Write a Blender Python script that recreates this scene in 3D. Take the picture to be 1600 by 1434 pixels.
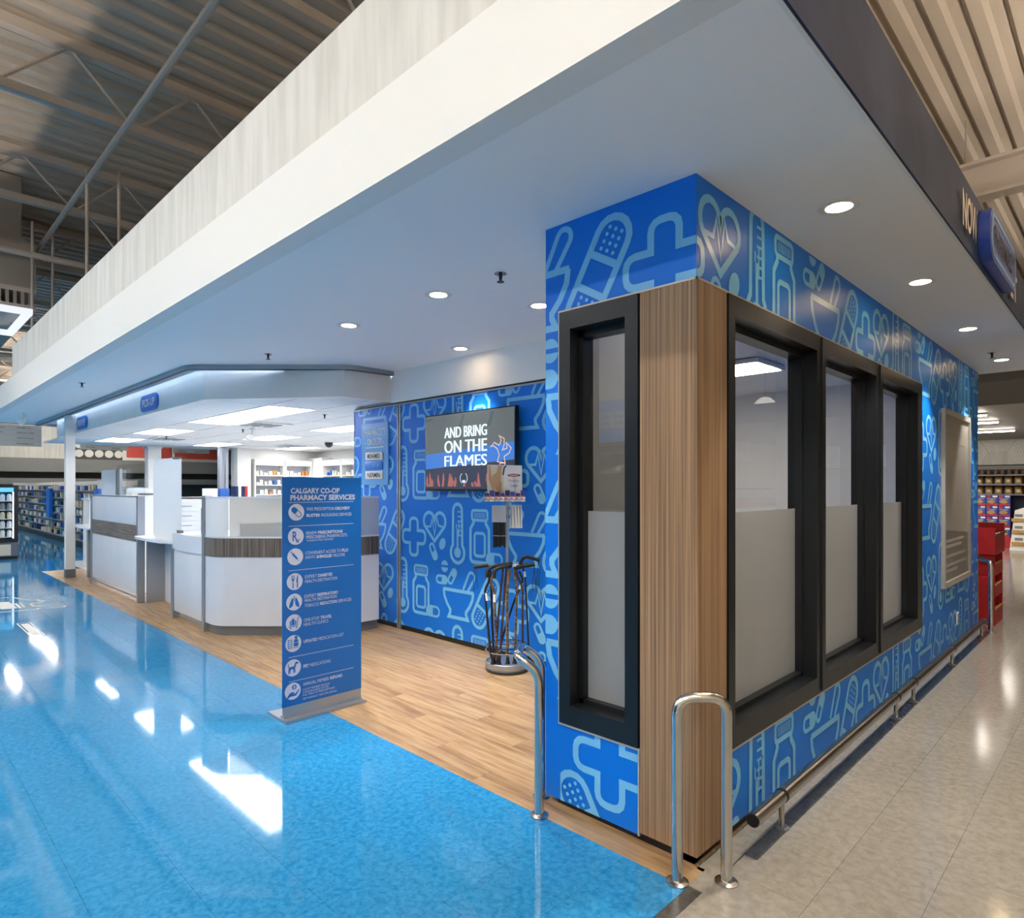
import bpy, bmesh, math, random
from mathutils import Vector, Matrix
for _o in list(bpy.data.objects): bpy.data.objects.remove(_o)
random.seed(7)
SC = bpy.context.scene
COL = SC.collection
# ------------------------------------------------------------------ camera, world, exposure
FPX, HORIZON, CAMH = 992.0, 761.0, 1.5
TH = math.atan2(980, 992)
cam = bpy.data.cameras.new('camera'); cam.sensor_fit = 'HORIZONTAL'; cam.sensor_width = 36
cam.lens = FPX / 1600 * 36; cam.shift_y = (HORIZON - 717) / 1600; cam.clip_start = .02; cam.clip_end = 200
camo = bpy.data.objects.new('camera', cam); COL.objects.link(camo)
camo.location = (0, 0, CAMH); camo.rotation_euler = (math.pi / 2, 0, TH); SC.camera = camo
w = bpy.data.worlds.new('store_ambience'); SC.world = w; w.use_nodes = True
w.node_tree.nodes['Background'].inputs[0].default_value = (.9, .95, 1, 1)
w.node_tree.nodes['Background'].inputs[1].default_value = .15
SC.view_settings.view_transform = 'Standard'; SC.view_settings.look = 'None'
SC.view_settings.gamma = 1; SC.view_settings.use_curve_mapping = False
SC.view_settings.exposure = 0.35
LAMP, LAMP_E, PANEL, SPOT = 44.0, 5.8, 11.0, 90.0      # lamp radiances: south aisle, east aisle, pharmacy panels; downlight watts
if hasattr(SC, 'cycles'):
    SC.cycles.caustics_reflective = False; SC.cycles.caustics_refractive = False

# ------------------------------------------------------------------ helpers
def C(h):
    h = h.lstrip('#'); v = [int(h[i:i + 2], 16) / 255 for i in (0, 2, 4)]
    return tuple(x / 12.92 if x <= .04045 else ((x + .055) / 1.055) ** 2.4 for x in v) + (1,)
def mat(name, col, rough=.5, metal=0, spec=.5, noise=None, scale=(8, 8, 8), bump=0, detail=4, rnd=0, coat=0):
    m = bpy.data.materials.new(name); m.use_nodes = True; n = m.node_tree.nodes; l = m.node_tree.links
    b = n['Principled BSDF']; c = C(col) if isinstance(col, str) else col
    b.inputs['Base Color'].default_value = c; b.inputs['Roughness'].default_value = rough
    b.inputs['Metallic'].default_value = metal; b.inputs['Specular IOR Level'].default_value = spec
    b.inputs['Coat Weight'].default_value = coat; b.inputs['Coat Roughness'].default_value = .08
    out = None
    g = n.new('ShaderNodeNewGeometry'); mp = n.new('ShaderNodeMapping'); mp.inputs['Scale'].default_value = scale
    l.new(g.outputs['Position'], mp.inputs['Vector'])
    t = n.new('ShaderNodeTexNoise'); t.inputs['Scale'].default_value = 1; t.inputs['Detail'].default_value = detail
    l.new(mp.outputs[0], t.inputs['Vector'])
    if noise:
        r = n.new('ShaderNodeValToRGB'); r.color_ramp.elements[0].color = c; r.color_ramp.elements[1].color = C(noise) if isinstance(noise, str) else noise
        r.color_ramp.elements[0].position = .38; r.color_ramp.elements[1].position = .62
        l.new(t.outputs['Fac'], r.inputs[0]); out = r.outputs[0]
    if rnd:
        oi = n.new('ShaderNodeObjectInfo'); mr = n.new('ShaderNodeMapRange')
        mr.inputs['To Min'].default_value = 1 - rnd; mr.inputs['To Max'].default_value = 1 + rnd
        l.new(oi.outputs['Random'], mr.inputs[0])
        hs = n.new('ShaderNodeHueSaturation'); hs.inputs['Color'].default_value = c
        if out: l.new(out, hs.inputs['Color'])
        l.new(mr.outputs[0], hs.inputs['Value']); out = hs.outputs[0]
    if out: l.new(out, b.inputs['Base Color'])
    if not noise and not rnd:      # a breath of surface variation in gloss
        mr = n.new('ShaderNodeMapRange'); mr.inputs['To Min'].default_value = max(rough - .04, .02); mr.inputs['To Max'].default_value = min(rough + .04, 1)
        l.new(t.outputs['Fac'], mr.inputs[0]); l.new(mr.outputs[0], b.inputs['Roughness'])
    if bump:
        bp = n.new('ShaderNodeBump'); bp.inputs['Strength'].default_value = bump; bp.inputs['Distance'].default_value = .002
        l.new(t.outputs['Fac'], bp.inputs['Height']); l.new(bp.outputs[0], b.inputs['Normal'])
    return m
def emit(name, col, s):
    m = bpy.data.materials.new(name); m.use_nodes = True; b = m.node_tree.nodes['Principled BSDF']
    c = C(col) if isinstance(col, str) else col
    b.inputs['Base Color'].default_value = (.02, .02, .02, 1) if s < 3 else c
    b.inputs['Emission Color'].default_value = c; b.inputs['Emission Strength'].default_value = s; b.inputs['Roughness'].default_value = .25
    return m
class MB:
    def __init__(s): s.v = []; s.f = []
    def poly(s, pts):
        k = len(s.v); s.v += [tuple(p) for p in pts]; s.f.append(tuple(range(k, k + len(pts)))); return s
    def box(s, x0, x1, y0, y1, z0, z1, bv=0):
        if bv:
            bm = bmesh.new(); bmesh.ops.create_cube(bm, size=1)
            for q in bm.verts: q.co = Vector(((x0 + x1) / 2 + q.co.x * (x1 - x0), (y0 + y1) / 2 + q.co.y * (y1 - y0), (z0 + z1) / 2 + q.co.z * (z1 - z0)))
            bmesh.ops.bevel(bm, geom=bm.edges[:], offset=bv, segments=2, affect='EDGES', profile=.5)
            return s.bm(bm)
        k = len(s.v)
        s.v += [(x0, y0, z0), (x1, y0, z0), (x1, y1, z0), (x0, y1, z0), (x0, y0, z1), (x1, y0, z1), (x1, y1, z1), (x0, y1, z1)]
        for q in ((0, 3, 2, 1), (4, 5, 6, 7), (0, 1, 5, 4), (1, 2, 6, 5), (2, 3, 7, 6), (3, 0, 4, 7)): s.f.append(tuple(k + i for i in q))
        return s
    def bm(s, bm):
        bm.verts.index_update(); k = len(s.v); s.v += [tuple(q.co) for q in bm.verts]
        for f in bm.faces: s.f.append(tuple(k + q.index for q in f.verts))
        bm.free(); return s
    def prism(s, pts, z0, z1):
        a = sum(p[0] * q[1] - q[0] * p[1] for p, q in zip(pts, pts[1:] + pts[:1]))
        if a < 0: pts = pts[::-1]
        k = len(s.v); n = len(pts); s.v += [(p[0], p[1], z0) for p in pts] + [(p[0], p[1], z1) for p in pts]
        s.f.append(tuple(k + i for i in range(n))[::-1]); s.f.append(tuple(k + n + i for i in range(n)))
        for i in range(n): j = (i + 1) % n; s.f.append((k + i, k + j, k + n + j, k + n + i))
        return s
    def band(s, path, th, z0, z1, closed=False):
        """upright wall of thickness th to the left of a plan polyline"""
        L = offset_path(path, th); n = len(path)
        for i in range(n - 1): s.prism([path[i], path[i + 1], L[i + 1], L[i]], z0, z1)
        return s
    def tube(s, pts, r, n=10, caps=True, r2=None):
        pts = [Vector(p) for p in pts]; k = len(s.v); m = len(pts); up = None
        for i, p in enumerate(pts):
            d = (pts[min(i + 1, m - 1)] - pts[max(i - 1, 0)]).normalized()
            if up is None: up = Vector((0, 0, 1)) if abs(d.z) < .9 else Vector((1, 0, 0))
            a = d.cross(up).normalized(); up = a.cross(d).normalized()
            rr = r if r2 is None else r + (r2 - r) * i / (m - 1)
            for j in range(n):
                t = 2 * math.pi * j / n; s.v.append(tuple(p + (a * math.cos(t) + up * math.sin(t)) * rr))
        for i in range(m - 1):
            for j in range(n):
                j2 = (j + 1) % n; s.f.append((k + i * n + j, k + (i + 1) * n + j, k + (i + 1) * n + j2, k + i * n + j2))
        if caps:
            s.f.append(tuple(k + j for j in range(n))); s.f.append(tuple(k + (m - 1) * n + j for j in range(n))[::-1])
        return s
    def lathe(s, prof, cx, cy, n=20, cz=0, caps=True):
        k = len(s.v); m = len(prof)
        for r, z in prof:
            for j in range(n):
                t = 2 * math.pi * j / n; s.v.append((cx + r * math.cos(t), cy + r * math.sin(t), cz + z))
        for i in range(m - 1):
            for j in range(n):
                j2 = (j + 1) % n; s.f.append((k + i * n + j, k + i * n + j2, k + (i + 1) * n + j2, k + (i + 1) * n + j))
        if caps: s.f.append(tuple(k + j for j in range(n))[::-1]); s.f.append(tuple(k + (m - 1) * n + j for j in range(n)))
        return s
    def sheet(s, pts, off, n=(0, 0, 1)):
        """thin slab: polygon pts given in order, thickness off along n"""
        n = Vector(n) * off; k = len(s.v); m = len(pts)
        s.v += [tuple(Vector(p)) for p in pts] + [tuple(Vector(p) + n) for p in pts]
        s.f.append(tuple(k + i for i in range(m))[::-1]); s.f.append(tuple(k + m + i for i in range(m)))
        for i in range(m): j = (i + 1) % m; s.f.append((k + i, k + j, k + m + j, k + m + i))
        return s
def offset_path(path, th):
    out = []
    for i in range(len(path)):
        ns = []
        for a, b in ((i - 1, i), (i, i + 1)):
            if 0 <= a and b < len(path):
                d = Vector((path[b][0] - path[a][0], path[b][1] - path[a][1])).normalized(); ns.append(Vector((-d.y, d.x)))
        nn = sum(ns, Vector((0, 0))).normalized(); c = nn.dot(ns[0])
        out.append((path[i][0] + nn.x * th / c, path[i][1] + nn.y * th / c))
    return out
def arc(cx, cy, r, a0, a1, n=8):
    return [(cx + r * math.cos(math.radians(a0 + (a1 - a0) * i / n)), cy + r * math.sin(math.radians(a0 + (a1 - a0) * i / n))) for i in range(n + 1)]
def rrect(x0, x1, y0, y1, r, n=4):
    return arc(x1 - r, y1 - r, r, 0, 90, n) + arc(x0 + r, y1 - r, r, 90, 180, n) + arc(x0 + r, y0 + r, r, 180, 270, n) + arc(x1 - r, y0 + r, r, 270, 360, n)
def bend(pts, r, n=5):
    """round the inner corners of a 3-D polyline"""
    P = [Vector(p) for p in pts]; out = [P[0]]
    for i in range(1, len(P) - 1):
        a = (P[i - 1] - P[i]); b = (P[i + 1] - P[i]); rr = min(r, a.length * .49, b.length * .49)
        a = P[i] + a.normalized() * rr; b = P[i] + b.normalized() * rr
        for k in range(n + 1):
            t = k / n; out.append(a * (1 - t) ** 2 + P[i] * 2 * t * (1 - t) + b * t * t)
    return out + [P[-1]]
def wloc(o):
    p = Vector((0, 0, 0))
    while o: p += o.location; o = o.parent
    return p
def smooth(me, ang=35):
    me.polygons.foreach_set('use_smooth', [True] * len(me.polygons))
    try: me.set_sharp_from_angle(angle=math.radians(ang))
    except Exception: pass
def obj(name, mb, m, parent=None, label=None, kind=None, sm=True):
    me = bpy.data.meshes.new(name)
    o = bpy.data.objects.new(name, me); COL.objects.link(o); o.parent = parent
    p = wloc(parent)
    me.from_pydata([(a - p.x, b - p.y, c - p.z) for a, b, c in mb.v], [], mb.f); me.update()
    me.materials.append(m)
    if sm: smooth(me)
    if label: o['label'] = label
    if kind: o['kind'] = kind
    return o
def struct(name, mb, m, parent=None, label=None):
    o = obj(name, mb, m, parent, label); 
    if parent is None: o['kind'] = 'structure'; o['category'] = name.split('_')[0]
    return o
def tag(o, label, cat, group=None):
    o['label'] = label; o['category'] = cat
    if group: o['group'] = group
    return o
def thing(name, label, cat, loc=(0, 0, 0), group=None):
    o = bpy.data.objects.new(name, None); COL.objects.link(o); o.location = loc; o.empty_display_size = .1
    return tag(o, label, cat, group)
def solo(name, mb, m, label, cat, group=None):
    return tag(obj(name, mb, m), label, cat, group)
def dup(root, loc, label=None, group=None):
    r = root.copy(); COL.objects.link(r); r.location = loc
    if label: r['label'] = label
    if group: r['group'] = group
    for ch in list(root.children):
        c = ch.copy(); COL.objects.link(c); c.parent = r
        for g in list(ch.children):
            d = g.copy(); COL.objects.link(d); d.parent = c
    return r
ORD = 'first second third fourth fifth sixth seventh eighth ninth tenth eleventh twelfth thirteenth fourteenth fifteenth sixteenth seventeenth eighteenth nineteenth twentieth'.split()
def nth(i): return ORD[i] if i < 20 else ('twenty-' + ORD[i - 20] if i < 29 else 'thirtieth')
# flat print: polygons in (u, v) laid on a wall
class Face:
    def __init__(s, o, u, v, n): s.o, s.u, s.v, s.n = Vector(o), Vector(u), Vector(v), Vector(n)
    def at(s, p, off=.0012): return s.o + s.u * p[0] + s.v * p[1] + s.n * off
def clip(poly, r):
    u0, u1, v0, v1 = r
    for ax, lim, sg in ((0, u0, 1), (0, u1, -1), (1, v0, 1), (1, v1, -1)):
        out = []
        for i in range(len(poly)):
            a, b = poly[i], poly[(i + 1) % len(poly)]; da, db = (a[ax] - lim) * sg, (b[ax] - lim) * sg
            if da >= 0: out.append(a)
            if (da >= 0) != (db >= 0):
                t = da / (da - db); out.append((a[0] + (b[0] - a[0]) * t, a[1] + (b[1] - a[1]) * t))
        poly = out
        if len(poly) < 3: return None
    return poly
def ribbon(pts, wd, closed=False):
    P = [Vector(p) for p in pts]; n = len(P); h = wd / 2; L = []; R = []
    for i in range(n):
        ns = []
        for a, b in ((i - 1, i), (i, i + 1)):
            if closed or (0 <= a and b < n):
                d = P[b % n] - P[a % n]
                if d.length > 1e-9: d.normalize(); ns.append(Vector((-d.y, d.x)))
        nn = sum(ns, Vector((0, 0)))
        nn = nn.normalized() if nn.length > 1e-6 else ns[0]
        c = max(nn.dot(ns[0]), .45); L.append(P[i] + nn * h / c); R.append(P[i] - nn * h / c)
    return [[tuple(R[i]), tuple(R[(i + 1) % n]), tuple(L[(i + 1) % n]), tuple(L[i])] for i in range(n if closed else n - 1)]
def put(mb, face, polys, rect=None, off=.0012):
    for p in polys:
        q = clip(p, rect) if rect else p
        if q: mb.poly([face.at(a, off) for a in q])
FONTS = {}
def glyphs(s, bold=0.0):
    if (s, bold) in FONTS: return FONTS[(s, bold)]
    cu = bpy.data.curves.new('lettering', 'FONT'); cu.body = s; cu.offset = bold; cu.resolution_u = 3; cu.fill_mode = 'FRONT'
    o = bpy.data.objects.new('lettering', cu); COL.objects.link(o)
    me = bpy.data.meshes.new_from_object(o)
    vs = [(q.co.x, q.co.y) for q in me.vertices]; fs = [tuple(p.vertices) for p in me.polygons]
    bpy.data.objects.remove(o); bpy.data.curves.remove(cu); bpy.data.meshes.remove(me)
    FONTS[(s, bold)] = (vs, fs); return vs, fs
def write(mb, face, s, u0, u1, v0, v1, bold=0.0, off=.0015, slant=0):
    """lettering stretched to fill the box u0..u1, v0..v1"""
    vs, fs = glyphs(s, bold); xs = [p[0] for p in vs]; ys = [p[1] for p in vs]
    a, b, c, d = min(xs), max(xs), min(ys), max(ys); k = len(mb.v)
    for x, y in vs:
        u = u0 + (x - a) / (b - a) * (u1 - u0); v = v0 + (y - c) / (d - c) * (v1 - v0)
        mb.v.append(tuple(face.at((u + slant * (v - v0), v), off)))
    for f in fs:
        mb.f.append(tuple(k + i for i in f))
    return mb

# ------------------------------------------------------------------ materials
M = {}
M['white'] = mat('white_paint', '#eceae5', .55, noise='#e6e4df', scale=(2, 2, 2))
M['fascia'] = mat('fascia_paint', '#e6e5e1', .6)
M['soffit'] = mat('soffit_paint', '#f3f2f1', .7)
M['concrete'] = mat('pale_board_panel', '#c9c7c0', .6, noise='#d9d7d1', scale=(11, 11, 1.3), detail=7)
M['vinyl'] = mat('blue_mural_vinyl', '#0a76e2', .42, spec=.3)
M['icon'] = mat('pale_blue_print', '#78c2f2', .35, spec=.4)
M['black'] = mat('black_kick', '#101012', .4)
M['dark'] = mat('dark_bronze_frame', '#1f2226', .32, metal=.3)
M['steel'] = mat('brushed_stainless', '#b9b6b2', .22, metal=1)
M['chrome'] = mat('polished_tube', '#c9c8c6', .12, metal=1)
M['silver'] = mat('satin_silver', '#bcb7ae', .35, metal=.35)
M['alu'] = mat('satin_aluminium', '#a3a8b0', .38, metal=.7)
M['lam'] = mat('white_laminate', '#dfe4ec', .35, noise='#d9dee7', scale=(1.5, 1.5, 1.5))
M['grey_lam'] = mat('grey_laminate', '#8f959c', .5)
M['plinth'] = mat('grey_plinth', '#6a6e74', .5)
M['tile'] = mat('ceiling_tile', '#e9eaea', .9, noise='#dedfdf', scale=(60, 60, 60), rnd=.02)
M['grid'] = mat('ceiling_grid', '#b9babb', .6)
M['panel'] = emit('lit_panel_lens', '#f8faff', PANEL)
M['lamp'] = emit('lamp_lens', '#fffdf8', LAMP); M['lamp_e'] = emit('warm_lamp_lens', '#ffe4c4', LAMP_E)
M['canopy_lamp'] = emit('canopy_lamp_lens', '#fff6ea', 60)
M['down'] = emit('downlight_lens', '#fff4e2', 9)
M['roof'] = mat('painted_steel_deck', '#aca090', .6); M['joist'] = mat('painted_joist', '#b2a79a', .55)
M['duct'] = mat('painted_duct', '#8f867c', .55)
M['red'] = mat('red_board', '#a81319', .45); M['redsign'] = mat('coral_sign', '#d6574c', .6)
M['gold_line'] = mat('gold_print', '#8a6a2a', .6); M['offwhite'] = mat('off_white_board', '#e9e7e2', .6)
M['charcoal'] = mat('charcoal_board', '#54534f', .6); M['casegrey'] = mat('case_grey', '#8b8984', .5); M['ink'] = mat('dark_ink', '#20242c', .6)
M['greyink'] = mat('grey_ink', '#7d8086', .6); M['blueink'] = mat('blue_ink', '#23479a', .5); M['steelblue'] = mat('steel_blue_trim', '#4d78aa', .5)
M['tan'] = mat('kraft_pack', '#c09a5c', .5, noise='#a87e42', scale=(30, 30, 30)); M['boxblue'] = mat('blue_carton', '#1c3f9c', .4); M['boxred'] = mat('red_carton', '#b5202a', .45)
M['cream'] = mat('cream_board', '#d9cfb8', .6); M['plastic'] = mat('black_plastic', '#17181a', .35)
M['bannerblue'] = mat('banner_print', '#0061ad', .4); M['bannerwhite'] = mat('banner_white_print', '#c3c6d6', .5)
M['signblue'] = mat('sign_blue', '#1b6ed0', .4); M['lightblue'] = mat('pale_blue_board', '#5aa2e0', .4)
M['skin'] = mat('printed_skin', '#c29a72', .5)
def wood(name, a, b, c, sx, sy, sz, rough=.4):
    m = bpy.data.materials.new(name); m.use_nodes = True; n = m.node_tree.nodes; l = m.node_tree.links; p = n['Principled BSDF']
    p.inputs['Roughness'].default_value = rough; p.inputs['Specular IOR Level'].default_value = .4
    g = n.new('ShaderNodeNewGeometry'); mp = n.new('ShaderNodeMapping'); mp.inputs['Scale'].default_value = (sx, sy, sz)
    oi = n.new('ShaderNodeObjectInfo'); va = n.new('ShaderNodeVectorMath'); vs = n.new('ShaderNodeVectorMath'); vs.operation = 'SCALE'
    vs.inputs[0].default_value = (13, 7, 11); l.new(oi.outputs['Random'], vs.inputs['Scale'])
    l.new(g.outputs['Position'], va.inputs[0]); l.new(vs.outputs[0], va.inputs[1]); l.new(va.outputs[0], mp.inputs['Vector'])
    t = n.new('ShaderNodeTexNoise'); t.inputs['Scale'].default_value = 1; t.inputs['Detail'].default_value = 5; t.inputs['Roughness'].default_value = .62
    l.new(mp.outputs[0], t.inputs['Vector'])
    r = n.new('ShaderNodeValToRGB'); e = r.color_ramp.elements; e[0].color = C(a); e[0].position = .36; e[1].color = C(c); e[1].position = .66
    q = e.new(.5); q.color = C(b); l.new(t.outputs['Fac'], r.inputs[0])
    hs = n.new('ShaderNodeHueSaturation'); mr = n.new('ShaderNodeMapRange'); mr.inputs['To Min'].default_value = .93; mr.inputs['To Max'].default_value = 1.07
    l.new(oi.outputs['Random'], mr.inputs[0]); l.new(mr.outputs[0], hs.inputs['Value']); l.new(r.outputs[0], hs.inputs['Color']); l.new(hs.outputs[0], p.inputs['Base Color'])
    return m
M['zebrano'] = wood('striped_wood_laminate', '#705843', '#927457', '#ae9070', 120, 120, .6)
M['band'] = wood('grey_brown_woodgrain', '#4d4540', '#6f665d', '#8b8278', 60, 60, 1.2)
M['band_h'] = wood('grey_brown_woodgrain_flat', '#4d4540', '#6f665d', '#8b8278', 3, 3, 90)
M['plank'] = wood('oak_look_vinyl', '#93714f', '#b0906a', '#c3a67e', 2.2, 28, 4, .33)
def vct(name, a, b, rough, rnd, sc):
    m = bpy.data.materials.new(name); m.use_nodes = True; n = m.node_tree.nodes; l = m.node_tree.links; p = n['Principled BSDF']
    p.inputs['Specular IOR Level'].default_value = .5
    g = n.new('ShaderNodeNewGeometry'); t = n.new('ShaderNodeTexNoise'); t.inputs['Scale'].default_value = sc; t.inputs['Detail'].default_value = 5; t.inputs['Roughness'].default_value = .65; t.inputs['Distortion'].default_value = .5
    l.new(g.outputs['Position'], t.inputs['Vector'])
    r = n.new('ShaderNodeValToRGB'); e = r.color_ramp.elements; e[0].color = C(a); e[0].position = .36; e[1].color = C(b); e[1].position = .64
    l.new(t.outputs['Fac'], r.inputs[0])
    t2 = n.new('ShaderNodeTexNoise'); t2.inputs['Scale'].default_value = 1.1; t2.inputs['Detail'].default_value = 3; l.new(g.outputs['Position'], t2.inputs['Vector'])
    oi = n.new('ShaderNodeObjectInfo'); mr = n.new('ShaderNodeMapRange'); mr.inputs['To Min'].default_value = 1 - rnd; mr.inputs['To Max'].default_value = 1 + rnd
    l.new(oi.outputs['Random'], mr.inputs[0]); hs = n.new('ShaderNodeHueSaturation'); l.new(mr.outputs[0], hs.inputs['Value']); l.new(r.outputs[0], hs.inputs['Color']); l.new(hs.outputs[0], p.inputs['Base Color'])
    m2 = n.new('ShaderNodeMapRange'); m2.inputs['To Min'].default_value = rough * .6; m2.inputs['To Max'].default_value = rough * 1.5; l.new(t2.outputs['Fac'], m2.inputs[0]); l.new(m2.outputs[0], p.inputs['Roughness'])
    bp = n.new('ShaderNodeBump'); bp.inputs['Strength'].default_value = .06; bp.inputs['Distance'].default_value = .004; l.new(t2.outputs['Fac'], bp.inputs['Height']); l.new(bp.outputs[0], p.inputs['Normal'])
    return m
M['bluefloor'] = vct('waxed_blue_vinyl_tile', '#1f82c0', '#3f9bd0', .055, .02, 38)
M['beigefloor'] = vct('waxed_beige_vinyl_tile', '#8f897f', '#a19b91', .12, .03, 26)
M['darkfloor'] = vct('waxed_charcoal_vinyl_tile', '#4a4845', '#5d5b57', .15, .03, 26)
def glass(name, ior=1.5, tint=(.97, .98, .98)):
    m = bpy.data.materials.new(name); m.use_nodes = True; n = m.node_tree.nodes; l = m.node_tree.links; n.remove(n['Principled BSDF'])
    tr = n.new('ShaderNodeBsdfTransparent'); tr.inputs[0].default_value = tint + (1,); gl = n.new('ShaderNodeBsdfGlossy'); gl.inputs['Roughness'].default_value = .01
    fr = n.new('ShaderNodeFresnel'); fr.inputs[0].default_value = ior; mx = n.new('ShaderNodeMixShader')
    ge = n.new('ShaderNodeNewGeometry'); iv = n.new('ShaderNodeMath'); iv.operation = 'SUBTRACT'; iv.inputs[0].default_value = 1; l.new(ge.outputs['Backfacing'], iv.inputs[1])
    ml = n.new('ShaderNodeMath'); ml.operation = 'MULTIPLY'; l.new(fr.outputs[0], ml.inputs[0]); l.new(iv.outputs[0], ml.inputs[1]); l.new(ml.outputs[0], mx.inputs[0]); l.new(tr.outputs[0], mx.inputs[1]); l.new(gl.outputs[0], mx.inputs[2]); l.new(mx.outputs[0], n['Material Output'].inputs[0])
    return m
M['glass'] = glass('window_glass', 2.2); M['acrylic'] = glass('clear_acrylic', 1.45)
def frost(name, col, tr_w, rough=.45, see=0):
    m = bpy.data.materials.new(name); m.use_nodes = True; n = m.node_tree.nodes; l = m.node_tree.links; n.remove(n['Principled BSDF'])
    d = n.new('ShaderNodeBsdfDiffuse'); d.inputs[0].default_value = C(col); t = n.new('ShaderNodeBsdfTranslucent'); t.inputs[0].default_value = C(col)
    if see: 
        t = n.new('ShaderNodeBsdfRefraction'); t.inputs[0].default_value = C(col); t.inputs['Roughness'].default_value = see; t.inputs['IOR'].default_value = 1.05
    mx = n.new('ShaderNodeMixShader'); mx.inputs[0].default_value = tr_w; l.new(d.outputs[0], mx.inputs[1]); l.new(t.outputs[0], mx.inputs[2])
    g = n.new('ShaderNodeBsdfGlossy'); g.inputs['Roughness'].default_value = rough; fr = n.new('ShaderNodeFresnel'); fr.inputs[0].default_value = 1.45
    m2 = n.new('ShaderNodeMixShader'); ge = n.new('ShaderNodeNewGeometry'); iv = n.new('ShaderNodeMath'); iv.operation = 'SUBTRACT'; iv.inputs[0].default_value = 1; l.new(ge.outputs['Backfacing'], iv.inputs[1])
    ml = n.new('ShaderNodeMath'); ml.operation = 'MULTIPLY'; l.new(fr.outputs[0], ml.inputs[0]); l.new(iv.outputs[0], ml.inputs[1]); l.new(ml.outputs[0], m2.inputs[0]); l.new(mx.outputs[0], m2.inputs[1]); l.new(g.outputs[0], m2.inputs[2]); l.new(m2.outputs[0], n['Material Output'].inputs[0])
    return m
M['frost'] = frost('frosted_film', '#c4c6c8', .55, .4); M['frost_white'] = frost('white_acrylic', '#f3f5f8', .12, .3); M['frost_see'] = frost('etched_screen', '#f8f7f3', .5, .3, .26)
for k, h in dict(p_white='#e8e8e8', p_cream='#dccfb4', p_blue='#2b62b4', p_teal='#3a8ea8', p_red='#c23a36', p_green='#5a9a58', p_orange='#d98a3a', p_grey='#8c9096', p_navy='#1c2c58', p_brown='#6b4a30').items():
    M[k] = mat('packaging_' + k[2:], h, .45)
PACKS = [M[k] for k in ('p_white', 'p_white', 'p_cream', 'p_blue', 'p_teal', 'p_red', 'p_white', 'p_green', 'p_orange', 'p_grey', 'p_navy')]
# ------------------------------------------------------------------ floor
FX, FY, RX, CZ = -2.03, 2.286, -1.239, 2.735       # booth corner planes and soffit height
fl = struct('floor', MB().box(-36, 6, -6.6, 20.6, -.06, -.006), M['bluefloor'], label='waxed blue sheet floor of the store aisles')
def lay(name, xs, ys, m, gap, zt=0.0, zb=-.006, parent=fl):
    base = {}
    for x0, x1 in xs:
        for y0, y1 in ys:
            wx, wy = round(x1 - x0, 4), round(y1 - y0, 4)
            if wx < .01 or wy < .01: continue
            if (wx, wy) not in base:
                o = obj(name, MB().box(0, wx - gap, 0, wy - gap, zb, zt), m, parent, sm=False); base[(wx, wy)] = o
            else:
                o = base[(wx, wy)].copy(); COL.objects.link(o)
            o.location = (x0, y0, 0)
def cuts(a, b, step, phase):
    k = math.ceil((a - phase) / step + 1e-6); xs = [a]
    while phase + k * step < b - 1e-4: xs.append(phase + k * step); k += 1
    xs.append(b); return list(zip(xs, xs[1:]))
T = .305
lay('tile', cuts(-14.2, -1.205, T, -2.40), cuts(.23, 2.155, T, 1.155), M['bluefloor'], .0012)
lay('tile', cuts(-1.150, .42, T, -.845), cuts(1.5, 8.2, T, 2.36), M['beigefloor'], .0012)
lay('tile', [(-1.205, -1.150)], cuts(.9, 2.17, T, 1.86), M['darkfloor'], .001)
obj('tile_field', MB().box(-1.2385, 5, 8.2, 8.56, -.006, 0).box(-8, 5, 8.56, 20.5, -.006, 0).box(.42, 5, -6.5, 8.2, -.006, 0).box(-1.205, .42, -6.5, .9, -.006, 0).box(-1.15, .42, .9, 1.5, -.006, 0), M['beigefloor'], fl, 'waxed beige vinyl tile beyond the booth', kind='stuff')
obj('tile_border', MB().box(-1.239, -1.146, 2.286, 2.506, -.006, 0).box(-1.239, -1.1464, 2.506, 8.2, -.006, 0).box(-1.239, -1.15, 2.17, 2.286, -.006, -.0002), M['beigefloor'], fl, 'beige vinyl strip along the booth wall')
obj('dark_stripe', MB().box(-1.146, -1.092, 2.51, 8.15, -.003, .0006), M['darkfloor'], fl, 'charcoal inlaid stripe under the bumper rail')
xs = []
for r in range(12):
    y0 = 2.155 + r * .152; ph = -1.21 - (r * .457) % 1.22
    lay('plank', cuts(-13.9 if r < 4 else -6.9, -1.21 if r == 0 else -1.245, 1.22, ph), [(y0, y0 + .152)], M['plank'], .0012)
obj('unseen_work_floor', MB().box(-15.4, -6.9, 2.7635, 8.3, -.006, 0), mat('pale_grey_vinyl', '#c4c5c6', .35), fl, 'unseen floor behind the counters, pale grey to lighten the ceiling')  # floor out of sight, pale grey so its bounce lightens the tile ceiling

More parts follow.
